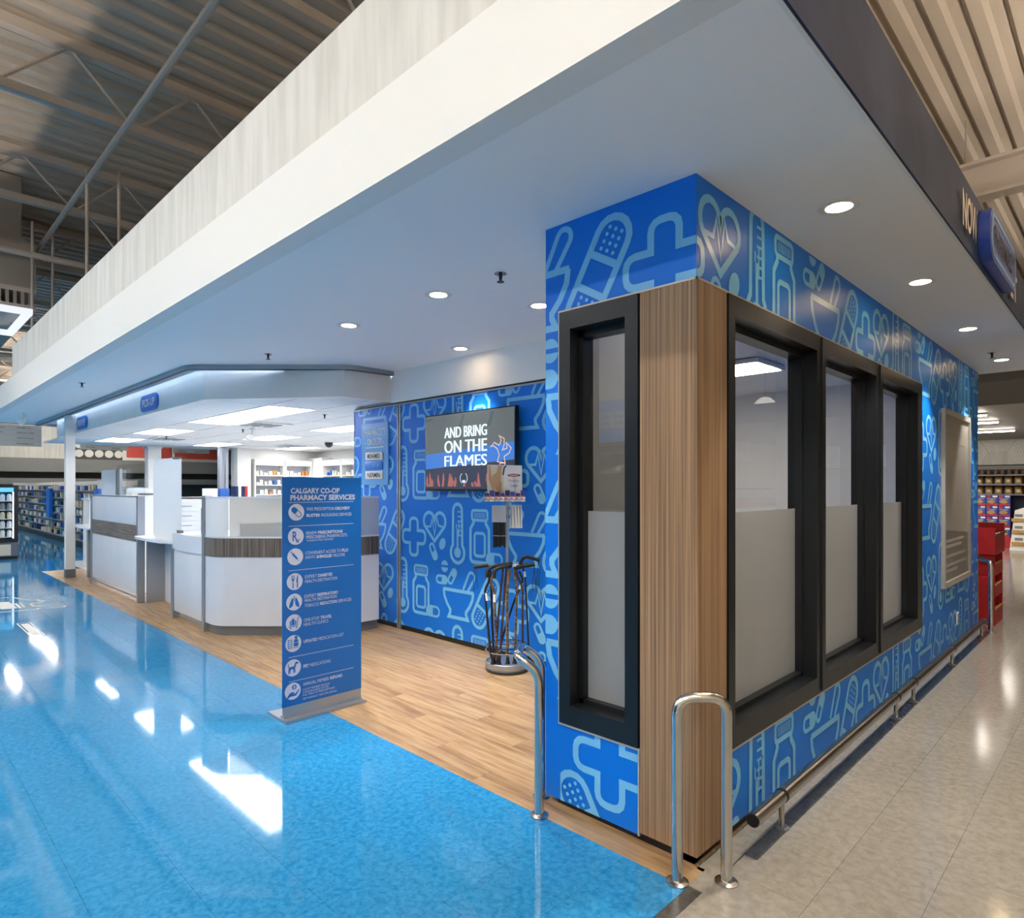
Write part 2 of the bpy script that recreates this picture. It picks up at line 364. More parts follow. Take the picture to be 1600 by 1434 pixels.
# ------------------------------------------------------------------ mural print
ST = .033
def cap(cx, cy, L, W, ang, half=None, P=None):
    """capsule pill: outline ribbon + one filled half (half=+1/-1)"""
    a = math.radians(ang); h = L / 2 - W / 2
    def rot(p): return (cx + p[0] * math.cos(a) - p[1] * math.sin(a), cy + p[0] * math.sin(a) + p[1] * math.cos(a))
    out = arc(h, 0, W / 2, -90, 90, 7) + arc(-h, 0, W / 2, 90, 270, 7)
    P = ribbon([rot(p) for p in out], ST * .7, True)
    if half: 
        q = W / 2 - ST * .35; s = arc(h * half, 0, q, -90 if half > 0 else 90, 90 if half > 0 else 270, 8) + [(0, q * half), (0, -q * half)]
        P.append([rot(p) for p in s])
    return P
def disc(cx, cy, rx, ry=None, ang=0, n=14):
    ry = ry or rx; a = math.radians(ang); out = []
    for i in range(n):
        t = 2 * math.pi * i / n; x, y = rx * math.cos(t), ry * math.sin(t)
        out.append((cx + x * math.cos(a) - y * math.sin(a), cy + x * math.sin(a) + y * math.cos(a)))
    return out
class Layers(list):
    n = 0
    def __iadd__(s, polys):
        s.n += 1; s.extend((q, s.n % 7) for q in polys); return s
    def append(s, poly):
        s.n += 1; list.append(s, (poly, s.n % 7))
def icon_row():
    P = Layers()
    h, k, r = .19, .066, .045          # cross
    cx, cy = -.34, -.16; c = []
    for q in range(4):
        a = math.radians(90 * q)
        loc = [(k, k)] + arc(h - r, k - r, r, 90, 0, 3)[:] + arc(h - r, -k + r, r, 0, -90, 3)
        for x, y in loc[1:] if False else loc: c.append((x * math.cos(a) + y * math.sin(a) , -x * math.sin(a) + y * math.cos(a)))
    P += ribbon([(cx + x, cy + y) for x, y in c], ST, True)
    # heart with trace
    R = .086; o = [(0, -.185)] + arc(R, .012, R, -38, 180, 12) + arc(-R, .012, R, 0, 218, 12)[1:]
    P += ribbon(o, ST, True)
    P += ribbon([(-.155, -.045), (-.062, -.045), (-.035, .035), (.002, -.125), (.038, .045), (.068, -.03), (.155, -.045)], ST * .62)
    P += cap(-.015, -.29, .165, .066, -60, 1); P.append(disc(.125, -.205, .062, .046, 60))
    # thermometer
    tx = .353; o = arc(tx, .125, .064, 0, 180, 8) + arc(tx, -.275, .098, 135, 405, 16)
    P += ribbon(o, ST, True); P.append(disc(tx, -.275, .05)); P += ribbon([(tx, -.25), (tx, -.05)], .026)
    P += ribbon([(tx - .018, -.05), (tx - .018, .0)], .012); P += ribbon([(tx + .02, -.12), (tx + .02, .02)], .012)
    for i in range(6): P += ribbon([(tx + .0, .115 - i * .045), (tx + .062, .115 - i * .045)], .013)
    # bottle
    bx = .665; P += ribbon([(bx + x, y) for x, y in rrect(-.105, .105, .045, .135, .022, 2)], ST * .8, True)
    for i in range(9): P += ribbon([(bx - .07 + i * .0175, .066), (bx - .07 + i * .0175, .114)], .008)
    o = [(-.083, .045), (-.085, .015)] + [(-.125, -.035)] + arc(-.125 + .04, -.345 + .04, .04, 180, 270, 3) + arc(.125 - .04, -.345 + .04, .04, 270, 360, 3) + [(.125, -.035), (.085, .015), (.083, .045)]
    P += ribbon([(bx + x, y) for x, y in o], ST); P += ribbon([(bx + x, y) for x, y in rrect(-.07, .07, -.285, -.075, .03, 3)], ST * .85, True)
    P += cap(.86, -.3, .2, .094, 180, 1)
    # loose pills
    P.append([p for p in arc(1.045, .17, .052, 6, 174, 8)]); P.append([p for p in arc(1.045, .158, .052, 186, 354, 8)])
    P += cap(1.0, .03, .16, .07, 180, -1); P += cap(1.16, .075, .16, .064, 55, 1)
    # mortar and pestle
    mx = 1.245; P += ribbon([(mx - .222, -.055), (mx + .222, -.055)], ST)
    P += ribbon([(mx - .215, -.055), (mx - .205, -.12), (mx - .165, -.19), (mx - .115, -.245), (mx - .115, -.27), (mx - .14, -.315), (mx + .14, -.315), (mx + .115, -.27), (mx + .115, -.245), (mx + .165, -.19), (mx + .205, -.12), (mx + .215, -.055)], ST)
    a = math.radians(58); u = (math.cos(a), math.sin(a)); v = (-u[1], u[0]); b = (mx + .1, -.05)
    o = [(b[0] + v[0] * .03, b[1] + v[1] * .03)]
    for t in range(9):
        q = math.radians(90 - 180 * t / 8); o.append((b[0] + u[0] * (.17 + .042 * math.cos(q)) + v[0] * .042 * math.sin(q), b[1] + u[1] * (.17 + .042 * math.cos(q)) + v[1] * .042 * math.sin(q)))
    o.append((b[0] - v[0] * .03, b[1] - v[1] * .03)); P += ribbon(o, ST * .8)
    # bandage
    cx, cy, a = 1.625, -.125, math.radians(60); hl, hw = .26, .088
    def rot(p): return (cx + p[0] * math.cos(a) - p[1] * math.sin(a), cy + p[0] * math.sin(a) + p[1] * math.cos(a))
    P += ribbon([rot(p) for p in arc(hl - hw, 0, hw, -90, 90, 8) + arc(-hl + hw, 0, hw, 90, 270, 8)], ST, True)
    for s in (-1, 1):
        P += ribbon([rot((s * .075, -hw + ST / 2)), rot((s * .075, hw - ST / 2))], ST)
        for i in range(4):
            for j in range(-1, 2):
                P.append([rot(q) for q in disc(s * (.112 + i * .032), j * .036 + (.0 if i % 2 else 0), .0095, n=8)])
    return P
ICONS = icon_row(); PU, PV = 2.31, 1.17
def mural(name, face, rects, parent, ua, va, ub, off=.0012):
    """heart of row A at (ua, va), heart of row B at (ub, va - PV/2)"""
    mb = MB()
    for r in rects:
        for u_, v_ in ((ua, va), (ub, va - PV / 2)):
            i0 = math.floor((r[0] - u_ - 2) / PU); i1 = math.ceil((r[1] - u_ + 1) / PU)
            for i in range(i0, i1 + 1):
                for j in range(-4, 4):
                    cy = v_ + j * PV
                    if cy + .3 < r[2] or cy - .45 > r[3]: continue
                    for q, ly in ICONS: put(mb, face, [[(p[0] + u_ + i * PU, p[1] + cy) for p in q]], r, off + ly * .00015)
    return obj(name, mb, M['icon'], parent, 'pale blue line icons of pills, hearts, bottles and bandages', sm=False)

# ------------------------------------------------------------------ booth shell
FF = Face((0, FY, 0), (1, 0, 0), (0, 0, 1), (0, -1, 0))
RF = Face((RX, 0, 0), (0, 1, 0), (0, 0, 1), (1, 0, 0))
fw_rects = [(FX, -1.94, .5, CZ), (-1.94, RX, 2.325, CZ)]
wf = struct('wall_front', MB().box(FX, -1.937, FY, FY + .1, .03, CZ).box(-1.937, RX, FY, FY + .1, 2.325, CZ).box(-1.937, -1.4975, FY, FY + .1, .03, .395), M['vinyl'], label='narrow end wall of the blue mural booth beside the tall slim window')
mural('mural_print', FF, fw_rects, wf, RX + .199, 2.57, RX + .199 + .305 - PU)
mb = MB(); lr = (-1.937, -1.50, .03, .39)
for q, ly in ICONS[:36]: put(mb, FF, [[(p[0] + .34 - 1.655, p[1] + .16 + .285) for p in q]], lr, .0012)
for q, ly in ICONS[-44:]: put(mb, FF, [[(1.625 - p[0] - 1.775, p[1] + .125 - .062) for p in q[::-1]]], lr, .0012 + ly * .00015)
obj('mural_print', mb, M['icon'], wf, 'pale blue cross and bandage icons under the slim window', sm=False)
wr = struct('wall_right', MB().box(RX - .1, RX, FY + .1, 8.413, 2.325, CZ).box(RX - .1, RX, 2.54, 8.413, .05, .38).box(RX - .1, RX, 5.887, 8.413, .38, 2.325), M['vinyl'], label='long blue mural wall of the booth beside the beige aisle')
mural('mural_print', RF, [(FY, 8.413, 2.325, CZ), (2.54, 5.887, .05, .38), (5.887, 8.413, .05, 2.325)], wr, FY + .199, 2.57, FY + .199 - .86)
struct('baseboard_booth', MB().box(FX + .06, RX - .02, FY + .02, FY + .08, 0, .05).box(RX - .08, RX - .02, FY + .02, 8.40, 0, .07), M['black'], label='black recessed kick strip under the booth walls')
# inside of the booth
wi = struct('wall_booth_inner', MB().box(FX, FX + .06, FY + .1, 3.95, 0, CZ).box(-5.2, -5.14, 4.05, 8.3, 0, CZ).box(-5.14, RX - .1, 8.35, 8.413, 0, CZ).box(-5.2, RX - .1, 8.3, 8.35, 0, CZ), M['white'], label='white inner walls of the consultation booth')
struct('floor_booth', MB().box(-5.14, RX - .1, 4.05, 8.3, .0005, .004).box(FX + .06, RX - .1, FY + .1, 4.05, .0005, .004), M['grey_lam'], label='grey floor inside the booth')
t = thing('ceiling_light', 'flat lit panel on the ceiling inside the glazed booth', 'light', (-3.2, 6.2, CZ))
obj('frame', MB().box(-3.85, -2.55, 5.88, 6.52, CZ - .05, CZ - .012), M['offwhite'], t)
obj('diffuser', MB().box(-3.82, -2.58, 5.91, 6.49, CZ - .056, CZ - .05), emit('booth_panel_lens', '#fff3e2', 18), t)
t = thing('ceiling_light', 'small round lamp on the booth ceiling behind the first window bay', 'light', (-1.66, 3.3, CZ))
obj('rim', MB().lathe([(.12, -.05), (.15, -.045), (.155, 0)], -1.66, 3.3, 24, CZ - .001, False), M['offwhite'], t); obj('diffuser', MB().lathe([(.001, -.06), (.09, -.058), (.12, -.05)], -1.66, 3.3, 24, CZ - .001), bpy.data.materials['booth_panel_lens'], t)
# corner cladding, proud of the wall, with black reveals
cl = struct('trim_corner', MB().box(-1.495, RX + .006, FY - .006, FY + .1, .045, 2.318).box(RX - .1, RX + .006, FY + .1, 2.532, .045, 2.318), M['zebrano'], label='striped wood corner post of the booth from floor to header')
obj('reveal', MB().box(-1.5015, -1.495, FY - .002, FY + .09, .045, 2.318).box(RX - .1, RX + .002, 2.532, 2.5385, .045, 2.318), M['black'], cl)
struct('trim_window_edge', MB().box(-1.945, RX + .008, FY - .008, FY, 2.318, 2.326).box(RX, RX + .008, FY - .008, 5.895, 2.318, 2.326).box(-1.945, -1.937, FY - .008, FY, .392, 2.318)
       .box(-1.945, -1.4955, FY - .009, FY, .388, .398).box(-1.5055, -1.4975, FY - .008, FY, .03, .388).box(RX, RX + .009, 2.54, 5.895, .375, .386).box(RX, RX + .009, 5.885, 5.895, .386, 2.318), M['silver'], label='thin metal edging around the booth windows and wood corner')
def window(name, label, axis, a0, a1, z0, z1, ops, plane, deep, frost_z, outward):
    """axis 'x': window in a y=plane wall; axis 'y': in an x=plane wall. ops = opening spans"""
    def bx(mb, u0, u1, d0, d1, z0_, z1_, bv=0):
        d0, d1 = sorted((plane + outward * d0, plane + outward * d1))
        return mb.box(u0, u1, d0, d1, z0_, z1_, bv) if axis == 'x' else mb.box(d0, d1, u0, u1, z0_, z1_, bv)
    zo0, zo1 = z0 + .09, z1 - .085
    r = None
    mb = MB(); bx(mb, a0, a1, -deep, .012, z0, zo0); bx(mb, a0, a1, -deep, .012, zo1, z1)
    ed = [a0] + [q for o in ops for q in o] + [a1]
    for i in range(0, len(ed), 2): bx(mb, ed[i], ed[i + 1], -deep, .012, zo0, zo1)
    r = struct(name, mb, M['dark'], label=label)
    st = MB()
    for u0, u1 in ops:
        for q0, q1 in ((u0, u0 + .022), (u1 - .022, u1)): bx(st, q0, q1, -deep - .02, -deep * .52, zo0, zo1)
        bx(st, u0, u1, -deep - .02, -deep * .52, zo0, zo0 + .022); bx(st, u0, u1, -deep - .02, -deep * .52, zo1 - .03, zo1)
    obj('glazing_bead', st, M['dark'], r)
    for u0, u1 in ops:
        p = MB(); bx(p, u0 + .022, u1 - .022, -deep * .86 - .006, -deep * .86, zo0 + .022, zo1 - .03); obj('pane', p, M['glass'], r, 'clear upper glass', sm=False)
        p = MB(); bx(p, u0 + .022, u1 - .022, -deep * .86 + .0005, -deep * .86 + .0025, zo0 + .022, frost_z); obj('frosted_film', p, M['frost'], r, 'frosted lower film', sm=False)
    return r
window('window_1', 'tall slim dark framed window in the front end of the booth', 'x', -1.936, -1.5025, .399, 2.317, [(-1.871, -1.568)], FY, .115, 1.388, -1)
window('window_2', 'dark framed window bank of three bays in the long booth wall', 'y', 2.5395, 5.884, .387, 2.317, [(2.60, 3.568), (3.70, 4.645), (4.80, 5.74)], RX, .115, 1.384, 1)
mul = [o for o in bpy.data.objects if o.name == 'window_2'][0]
obj('mullion_cap', MB().box(RX + .008, RX + .02, 3.625, 3.645, .40, 2.31).box(RX + .008, RX + .02, 4.715, 4.735, .40, 2.31), M['dark'], mul)
# ------------------------------------------------------------------ mural wall with the television
BF = Face((0, 3.95, 0), (1, 0, 0), (0, 0, 1), (0, -1, 0))
wb = struct('wall_back', MB().box(-5.55, FX, 3.95, 4.05, .05, 2.37).box(-6.466, -5.61, 3.95, 4.05, .05, 2.37), M['vinyl'], label='bright blue mural wall behind the cane rack')
mural('mural_print', BF, [(-5.55, FX, .05, 2.37), (-6.466, -5.61, .05, 2.37)], wb, -4.985, 1.15, -3.56)
obj('end_cap', MB().box(-6.476, -6.466, 3.945, 4.055, .05, 2.37), M['cream'], wb)
obj('post', MB().box(-5.61, -5.59, 3.938, 4.05, .0, 2.37).box(-5.572, -5.55, 3.938, 4.05, 0, 2.37).box(-5.59, -5.572, 3.948, 4.05, 0, 2.37), M['alu'], wb, 'grey metal joint between the mural panels')
obj('top_rail', MB().box(-6.47, FX, 3.94, 4.05, 2.37, 2.385), M['alu'], wb)
struct('trim_shadow_gap', MB().box(-6.47, FX, 3.955, 4.05, 2.385, 2.402), M['black'], label='black shadow gap above the mural wall')
struct('baseboard_back', MB().box(-6.46, FX, 3.96, 4.04, 0, .05), M['black'], label='black kick under the mural wall')
struct('wall_bulkhead', MB().box(-5.72, FX, 3.94, 4.05, 2.402, CZ).box(-6.5, -5.72, 3.99, 4.05, 2.402, CZ), M['soffit'], label='white bulkhead over the mural wall')
# ------------------------------------------------------------------ soffit, fascias, pharmacy header and ceiling
SX0, SX1, SY0, SY1 = -15.35, -.654, 1.454, 8.55
ce = struct('ceiling', MB().box(SX0, SX1, SY0, SY1, CZ, CZ + .03), M['soffit'], label='large flat white soffit over counters and booth')
struct('trim_fascia', MB().box(SX0, SX1 + .012, SY0 - .012, SY0 + .1, CZ - .004, 3.09).box(SX0 - .012, SX0, SY0, SY1, CZ - .004, 3.09).box(SX1, SX1 + .012, SY0 + .1, SY1, CZ - .004, 3.09), M['fascia'], label='smooth white fascia band along the soffit edge')
struct('wall_upper', MB().box(-11.557, SX1, SY0 - .006, SY0 + .06, 3.09, 3.525).box(-11.557, -11.5, SY0 + .06, 8, 3.09, 3.525), M['concrete'], label='pale streaked board panel standing above the white fascia')
HP = [(-14.3, 2.45), (-6.944, 2.45), (-5.72, 3.369), (-5.72, 3.94)]
struct('wall_header', MB().band(HP, .1, 2.415, CZ).box(-14.3, -14.2, 2.55, 8.2, 2.415, CZ), M['white'], label='white header with angled corner over the pharmacy counters')
TP = [(-15.2, 2.30), (-7.05, 2.23), (-6.92, 2.25), (-6.72, 2.36), (-5.86, 3.2), (-5.74, 3.33), (-5.70, 3.45), (-5.69, 4.0)]
TP = [(-15.2, 2.26), (-6.98, 2.25)] + arc(-6.95, 2.55, .3, -85, -50, 4) + arc(-5.95, 3.55, .3, -45, 0, 4) + [(-5.65, 3.93)]
tr = struct('trim_track', MB().band(TP, .035, 2.69, CZ), M['alu'], label='curved grey curtain track under the soffit')
obj('track_slot', MB().band(offset_path(TP, .004), .027, 2.686, 2.69), M['black'], tr)
obj('led_shield', MB().band(offset_path(TP, .035), .06, 2.69, 2.694), M['alu'], tr); obj('led_strip', MB().band(offset_path(TP, .05), .02, 2.696, 2.702), emit('cool_led_strip', '#cfe2ff', 13), tr, 'cool lamp strip behind the track', sm=False)  # lip under the strip added to keep it out of the floor reflection
obj('track_end', MB().box(-15.2, -15.165, 2.295, 3.4, 2.69, CZ), M['alu'], tr)
# pharmacy ceiling of lay-in tiles
pc = struct('ceiling_pharmacy', MB().prism([(-16.2, 2.55), (-6.98, 2.55), (-5.82, 3.42), (-5.82, 3.99), (-5.82, 8.3), (-16.2, 8.3)], 2.436, 2.45), M['grid'], label='lay-in tile ceiling over the pharmacy')
GX, GY = 1.33, .62; gx0, gy0 = -16.3, 2.535
lightcells = [(5, 1), (6, 1), (3, 1), (1, 1), (3, 4), (1, 4), (5, 4), (6, 4), (1, 7), (3, 7), (5, 7)]  # middle-row panel beside the header is out of sight, added for more light
base = None
for i in range(8):
    for j in range(10):
        if (i, j) in lightcells: continue
        x0, x1, y0, y1 = gx0 + i * GX, gx0 + (i + 1) * GX, gy0 + j * GY, gy0 + (j + 1) * GY
        p = [(x0 + .008, y0 + .008), (x1 - .008, y0 + .008), (x1 - .008, y1 - .008), (x0 + .008, y1 - .008)]
        full = True
        for n, d in (((.6006, -.7996), None),):
            k = lambda q: (q[0] + 6.98) * .6 - (q[1] - 2.55) * .8
            if any(k(q) > 0 for q in p):
                full = False; out = []
                for a, b in zip(p, p[1:] + p[:1]):
                    da, db = -k(a), -k(b)
                    if da >= 0: out.append(a)
                    if (da >= 0) != (db >= 0): t_ = da / (da - db); out.append((a[0] + (b[0] - a[0]) * t_, a[1] + (b[1] - a[1]) * t_))
                p = out
        p = [(min(q[0], -5.83), min(max(q[1], 2.552), 8.29)) for q in p]
        if len(p) >= 3: obj('tile', MB().prism(p, 2.425, 2.436), M['tile'], pc, sm=False)
for k, (i, j) in enumerate(lightcells):
    x0, y0 = gx0 + i * GX, gy0 + j * GY
    row = {1: 'row nearest the counters', 4: 'middle row', 7: 'row nearest the back shelves'}[j]
    colm = {6: 'beside the angled header', 5: 'second from the header', 3: 'in the middle bay', 1: 'in the farthest bay'}[i]
    t = thing('troffer_light', f'lit panel in the pharmacy ceiling {colm}, {row}', 'light', (x0, y0, 2.42), 'lit panels in the pharmacy ceiling')
    obj('frame', MB().box(x0 + .006, x0 + GX - .006, y0 + .006, y0 + .03, 2.421, 2.434).box(x0 + .006, x0 + GX - .006, y0 + GY - .03, y0 + GY - .006, 2.421, 2.434).box(x0 + .006, x0 + .03, y0 + .03, y0 + GY - .03, 2.421, 2.434).box(x0 + GX - .03, x0 + GX - .006, y0 + .03, y0 + GY - .03, 2.421, 2.434), M['offwhite'], t, sm=False)
    obj('lens', MB().box(x0 + .03, x0 + GX - .03, y0 + .03, y0 + GY - .03, 2.424, 2.432), M['panel'], t, sm=False)
struct('wall_pharmacy', MB().box(-15.5, -15.4, 6.1, 8.4, 0, 2.436).box(-15.4, -5.2, 8.3, 8.41, 0, CZ).box(-15.42, -15.12, 6.1, 6.42, 0, 2.436), M['white'], label='white back walls of the pharmacy')
struct('trim_shutter_track', MB().box(-15.0, -14.94, 5.62, 5.68, 0, 2.436).box(-15.0, -14.94, 5.76, 5.82, 0, 2.436).box(-15.02, -14.99, 5.6, 5.84, 0, 2.436), M['alu'], label='grey shutter guide posts at the side opening')
solo('white_column', MB().box(-16.1, -15.83, 4.4, 4.67, 0, 2.44).box(-16.13, -15.80, 4.37, 4.70, 0, .1).box(-16.12, -15.81, 4.38, 4.69, 2.38, 2.436), M['white'], 'square white column standing at the far side of the pharmacy', 'column')
t = thing('white_post', 'slim white post with grey foot at the far end of the counters', 'post', (-12.665, 2.345, 0))
obj('shaft', MB().box(-12.73, -12.6, 2.28, 2.41, .14, 2.69), M['white'], t); obj('foot', MB().box(-12.735, -12.595, 2.275, 2.415, 0, .14), M['plinth'], t, 'grey foot')
# ------------------------------------------------------------------ small soffit fittings
def downlight(x, y, label, e, col=(1, .93, .84)):
    t = thing('downlight', label, 'light', (x, y, CZ), None)
    obj('trim_ring', MB().lathe([(.055, -.004), (.085, -.004), (.088, 0), (.055, 0)], x, y, 24, CZ - .001, False), M['offwhite'], t)
    obj('lens', MB().lathe([(.001, -.003), (.055, -.003)], x, y, 20, CZ - .001), M['down'], t)
    L = bpy.data.lights.new('downlight_beam', 'SPOT'); L.energy = e; L.color = col; L.spot_size = math.radians(72); L.spot_blend = .45; L.shadow_soft_size = .05
    lo = bpy.data.objects.new('downlight_beam', L); COL.objects.link(lo); lo.parent = t; lo.location = (0, 0, -.02)
for x, y, s, k in ((-3.196, 2.564, 'nearest the front booth window, above the wood floor', 1), (-4.289, 2.57, 'farther out over the wood floor, beyond its twin', 1), (-4.30, 3.70, 'close above the television wall', 1),
                (-.94, 3.0, 'over the beige aisle beside the wood corner post', 1), (-.936, 4.44, 'over the beige aisle opposite the second window bay', 1), (-.95, 6.02, 'over the beige aisle opposite the framed poster', 1), (-.95, 7.716, 'over the beige aisle at the far end of the booth', 1), (-2.9, 3.2, 'behind the booth corner over the wood floor', 1)):
    downlight(x, y, 'recessed soffit downlight ' + s, SPOT * k)
def sprinkler(x, y, z, label):
    t = thing('fire_sprinkler', label, 'sprinkler', (x, y, z))
    obj('escutcheon', MB().lathe([(.012, -.004), (.036, -.004), (.036, 0), (.012, 0)], x, y, 14, z), M['steel'], t)
    obj('nozzle', MB().lathe([(.012, 0), (.01, -.03), (.006, -.045), (.022, -.048), (.022, -.051), (.004, -.051)], x, y, 12, z), M['plastic'], t)
for x, y, s in ((-2.625, 2.563, 'in the soffit above the booth end'), (-5.749, 2.6, 'in the soffit in front of the angled header'), (-8.904, 1.769, 'in the soffit near the white fascia'), (-.962, 7.25, 'in the soffit over the beige aisle')):
    sprinkler(x, y, CZ, 'small fire sprinkler ' + s)
for x, y, s in ((-7.37, 4.07, 'near the mural wall end'), (-10.2, 4.2, 'beside the emergency light'), (-12.6, 3.8, 'beyond the vents'), (-12.2, 6.9, 'over the back shelves')):
    sprinkler(x, y, 2.425, 'small fire sprinkler in the tile ceiling ' + s)
def emlight(x, y, z, label):
    t = thing('emergency_light', label, 'emergency light', (x, y, z))
    obj('bracket', MB().box(x - .06, x + .06, y - .02, y + .02, z - .02, z).box(x - .012, x + .012, y - .012, y + .012, z - .1, z - .02), M['offwhite'], t)
    for s in (-1, 1):
        mb = MB().tube([(x + s * .03, y, z - .1), (x + s * .05, y - .02, z - .12), (x + s * .085, y - .06, z - .15)], .03, 12, r2=.055)
        obj('lamp_head', mb, M['offwhite'], t)
emlight(-13.194, 1.812, CZ, 'white twin head emergency light under the soffit at the fascia end')
emlight(-9.9, 4.22, 2.425, 'white twin head emergency light in the pharmacy tile ceiling')
def vent(x, y, label):
    t = thing('ceiling_vent', label, 'vent', (x, y, 2.425))
    obj('frame', MB().box(x - .3, x + .3, y - .3, y + .3, 2.405, 2.424), M['offwhite'], t)
    for k in range(3): obj('louvre', MB().box(x - .26 + k * .03, x + .26 - k * .03, y - .24 + k * .16, y - .13 + k * .16, 2.395, 2.405), M['grey_lam'], t)
vent(-9.1, 4.05, 'square louvred vent beside the large lit panels'); vent(-13.0, 4.0, 'square louvred vent over the middle of the pharmacy'); vent(-13.3, 6.6, 'square louvred vent near the back shelves')
t = thing('dome_camera', 'round security camera dome on the pharmacy ceiling', 'camera', (-11.6, 6.5, 2.425))
obj('base', MB().lathe([(.001, -.03), (.1, -.03), (.105, 0)], -11.6, 6.5, 20, 2.425), M['offwhite'], t)
obj('dome', MB().lathe([(.085, -.03), (.08, -.07), (.06, -.105), (.03, -.125), (.001, -.13)], -11.6, 6.5, 20, 2.425), M['plastic'], t)
def pill_sign(x, s, label):
    t = thing('counter_sign', label, 'sign', (x, 2.44, 2.55)); f = Face((x, 2.425, 2.547), (1, 0, 0), (0, 0, 1), (0, -1, 0))
    obj('plate', MB().sheet([f.at(p, 0) for p in rrect(-.33, .33, -.1, .1, .09)], .02, (0, 1, 0)), M['signblue'], t)
    mb = MB(); write(mb, f, s, -.25, .25, -.05, .05, .03, .003); obj('lettering', mb, M['offwhite'], t, sm=False)
pill_sign(-8.72, 'PICK-UP', 'blue rounded sign reading PICK-UP on the white header')
pill_sign(-12.25, 'DROP-OFF', 'blue rounded sign reading DROP-OFF on the white header')
# ------------------------------------------------------------------ open store: roof, outer walls, lamps
RZ = 6.2
rd = MB(); x = -36.0; k0 = 0
while x < 6:
    for a, b, z0, z1 in ((0, .11, RZ, RZ), (.11, .15, RZ, RZ + .06), (.15, .26, RZ + .06, RZ + .06), (.26, .30, RZ + .06, RZ)):
        rd.poly([(x + a, -6.6, z0), (x + a, 20.6, z0), (x + b, 20.6, z1), (x + b, -6.6, z1)])
    x += .30
struct('ceiling_deck', rd, M['roof'], label='grey ribbed steel roof deck high over the store')
def joist(x, y0, y1, n, label, grp):
    t = thing('roof_joist', label, 'roof joist', (x, y0, 5.45), grp)
    obj('top_chord', MB().box(x - .06, x + .06, y0, y1, 6.08, 6.19), M['joist'], t); obj('bottom_chord', MB().box(x - .05, x + .05, y0, y1, 5.45, 5.54), M['joist'], t)
    st = (y1 - y0) / n; mb = MB()
    for i in range(n):
        a, b = y0 + i * st, y0 + (i + 1) * st
        mb.tube([(x, a, 5.5), (x, (a + b) / 2, 6.12)], .02, 5).tube([(x, (a + b) / 2, 6.12), (x, b, 5.5)], .02, 5)
    obj('web', mb, M['joist'], t)
for i, xx in enumerate((-34, -30.5, -27, -23.5, -20, -17, -14, -11, -8, -5, -2, 1, 4)):
    joist(xx, -6.5, 20.5, 22, nth(i) + ' open web roof joist counted from the far wall', 'open web roof joists')
def girder(y, label):
    t = thing('roof_girder', label, 'girder', (-15, y, 5.0))
    obj('web', MB().box(-36, 6, y - .015, y + .015, 5.04, 5.40), M['joist'], t); obj('flange', MB().box(-36, 6, y - .12, y + .12, 5.40, 5.44), M['joist'], t); obj('flange', MB().box(-36, 6, y - .12, y + .12, 5.0, 5.04), M['joist'], t)
girder(.35, 'long steel girder under the joists over the blue aisle'); girder(9.5, 'long steel girder behind the soffit box')
for i, (y, z, r, s) in enumerate(((1.9, 5.3, .035, 'over the blue aisle'), (3.6, 5.2, .05, 'above the soffit box'), (5.2, 5.35, .03, 'farther back above the soffit box'))):
    solo('sprinkler_pipe', MB().tube([(-35, y, z), (5, y, z)], r, 8), M['joist'], 'long grey sprinkler pipe under the roof ' + s, 'pipe')
for i, xx in enumerate((-11.7, -16.6, -21, -26)):
    solo('cross_pipe', MB().tube([(xx, -6, 4.95), (xx, 12, 4.95)], .045, 8), M['joist'], nth(i) + ' grey pipe crossing under the joists, counted from the air duct', 'pipe', 'cross pipes under the roof')
for i, (xx, yy) in enumerate(((-9.3, 1.9), (-9.1, 2.2), (-11.7, 1.7), (-12.0, 2.0))):
    solo('hanger_rod', MB().tube([(xx, yy, 2.77), (xx, yy, 5.45)], .018, 6), M['joist'], nth(i) + ' thin rod hanging the soffit box from the joists, counted along the board panel', 'rod', 'soffit hanger rods')
solo('brace_rod', MB().tube([(-11.0, 2.3, 5.46), (-10.2, 4.2, 2.766)], .016, 6), M['joist'], 'thin diagonal brace rod on the booth side of the air duct', 'rod')
t = thing('air_duct', 'big painted rectangular air duct with riser and end grille under the roof', 'duct', (-14, 0, 4.5))
obj('riser', MB().box(-14.6, -12.05, -.2, 1.62, 5.25, RZ).box(-16, -14.6, -1.2, 1.4, 5.4, RZ), M['duct'], t); obj('trunk', MB().box(-16, -12.0, -2.5, 1.79, 4.52, 5.22), M['duct'], t)
obj('elbow', MB().prism([(0, 0)] * 0 or [(-14.6, -.2), (-12.02, -.2), (-12.02, 1.7), (-14.6, 1.7)], 5.2, 5.27), M['duct'], t)
obj('grille_frame', MB().box(-16, -12.0, -2.5, 1.79, 4.45, 4.52).box(-16, -12.0, -2.5, 1.79, 4.2, 4.26), M['joist'], t)
for k in range(46): obj('grille_slat', MB().box(-12.04, -12.0, -2.44 + k * .092, -2.40 + k * .092, 4.26, 4.45), M['duct'], t, sm=False)
t = thing('light_frame', 'hanging rectangular lamp frame with a bright rim under the duct', 'lamp', (-12.5, 0, 4.1))
obj('rim', MB().box(-11.6, -11.5, -2.2, 1.68, 4.02, 4.1).box(-13.4, -11.6, 1.6, 1.68, 4.02, 4.1).box(-13.4, -13.3, -2.2, 1.6, 4.02, 4.1), emit('rim_lens', '#e8eeff', .85), t)
obj('hanger', MB().tube([(-11.9, 1.64, 4.1), (-11.9, 1.64, 4.1995)], .015, 6).tube([(-13.2, 1.64, 4.1), (-13.2, 1.64, 4.1995)], .015, 6), M['joist'], t)
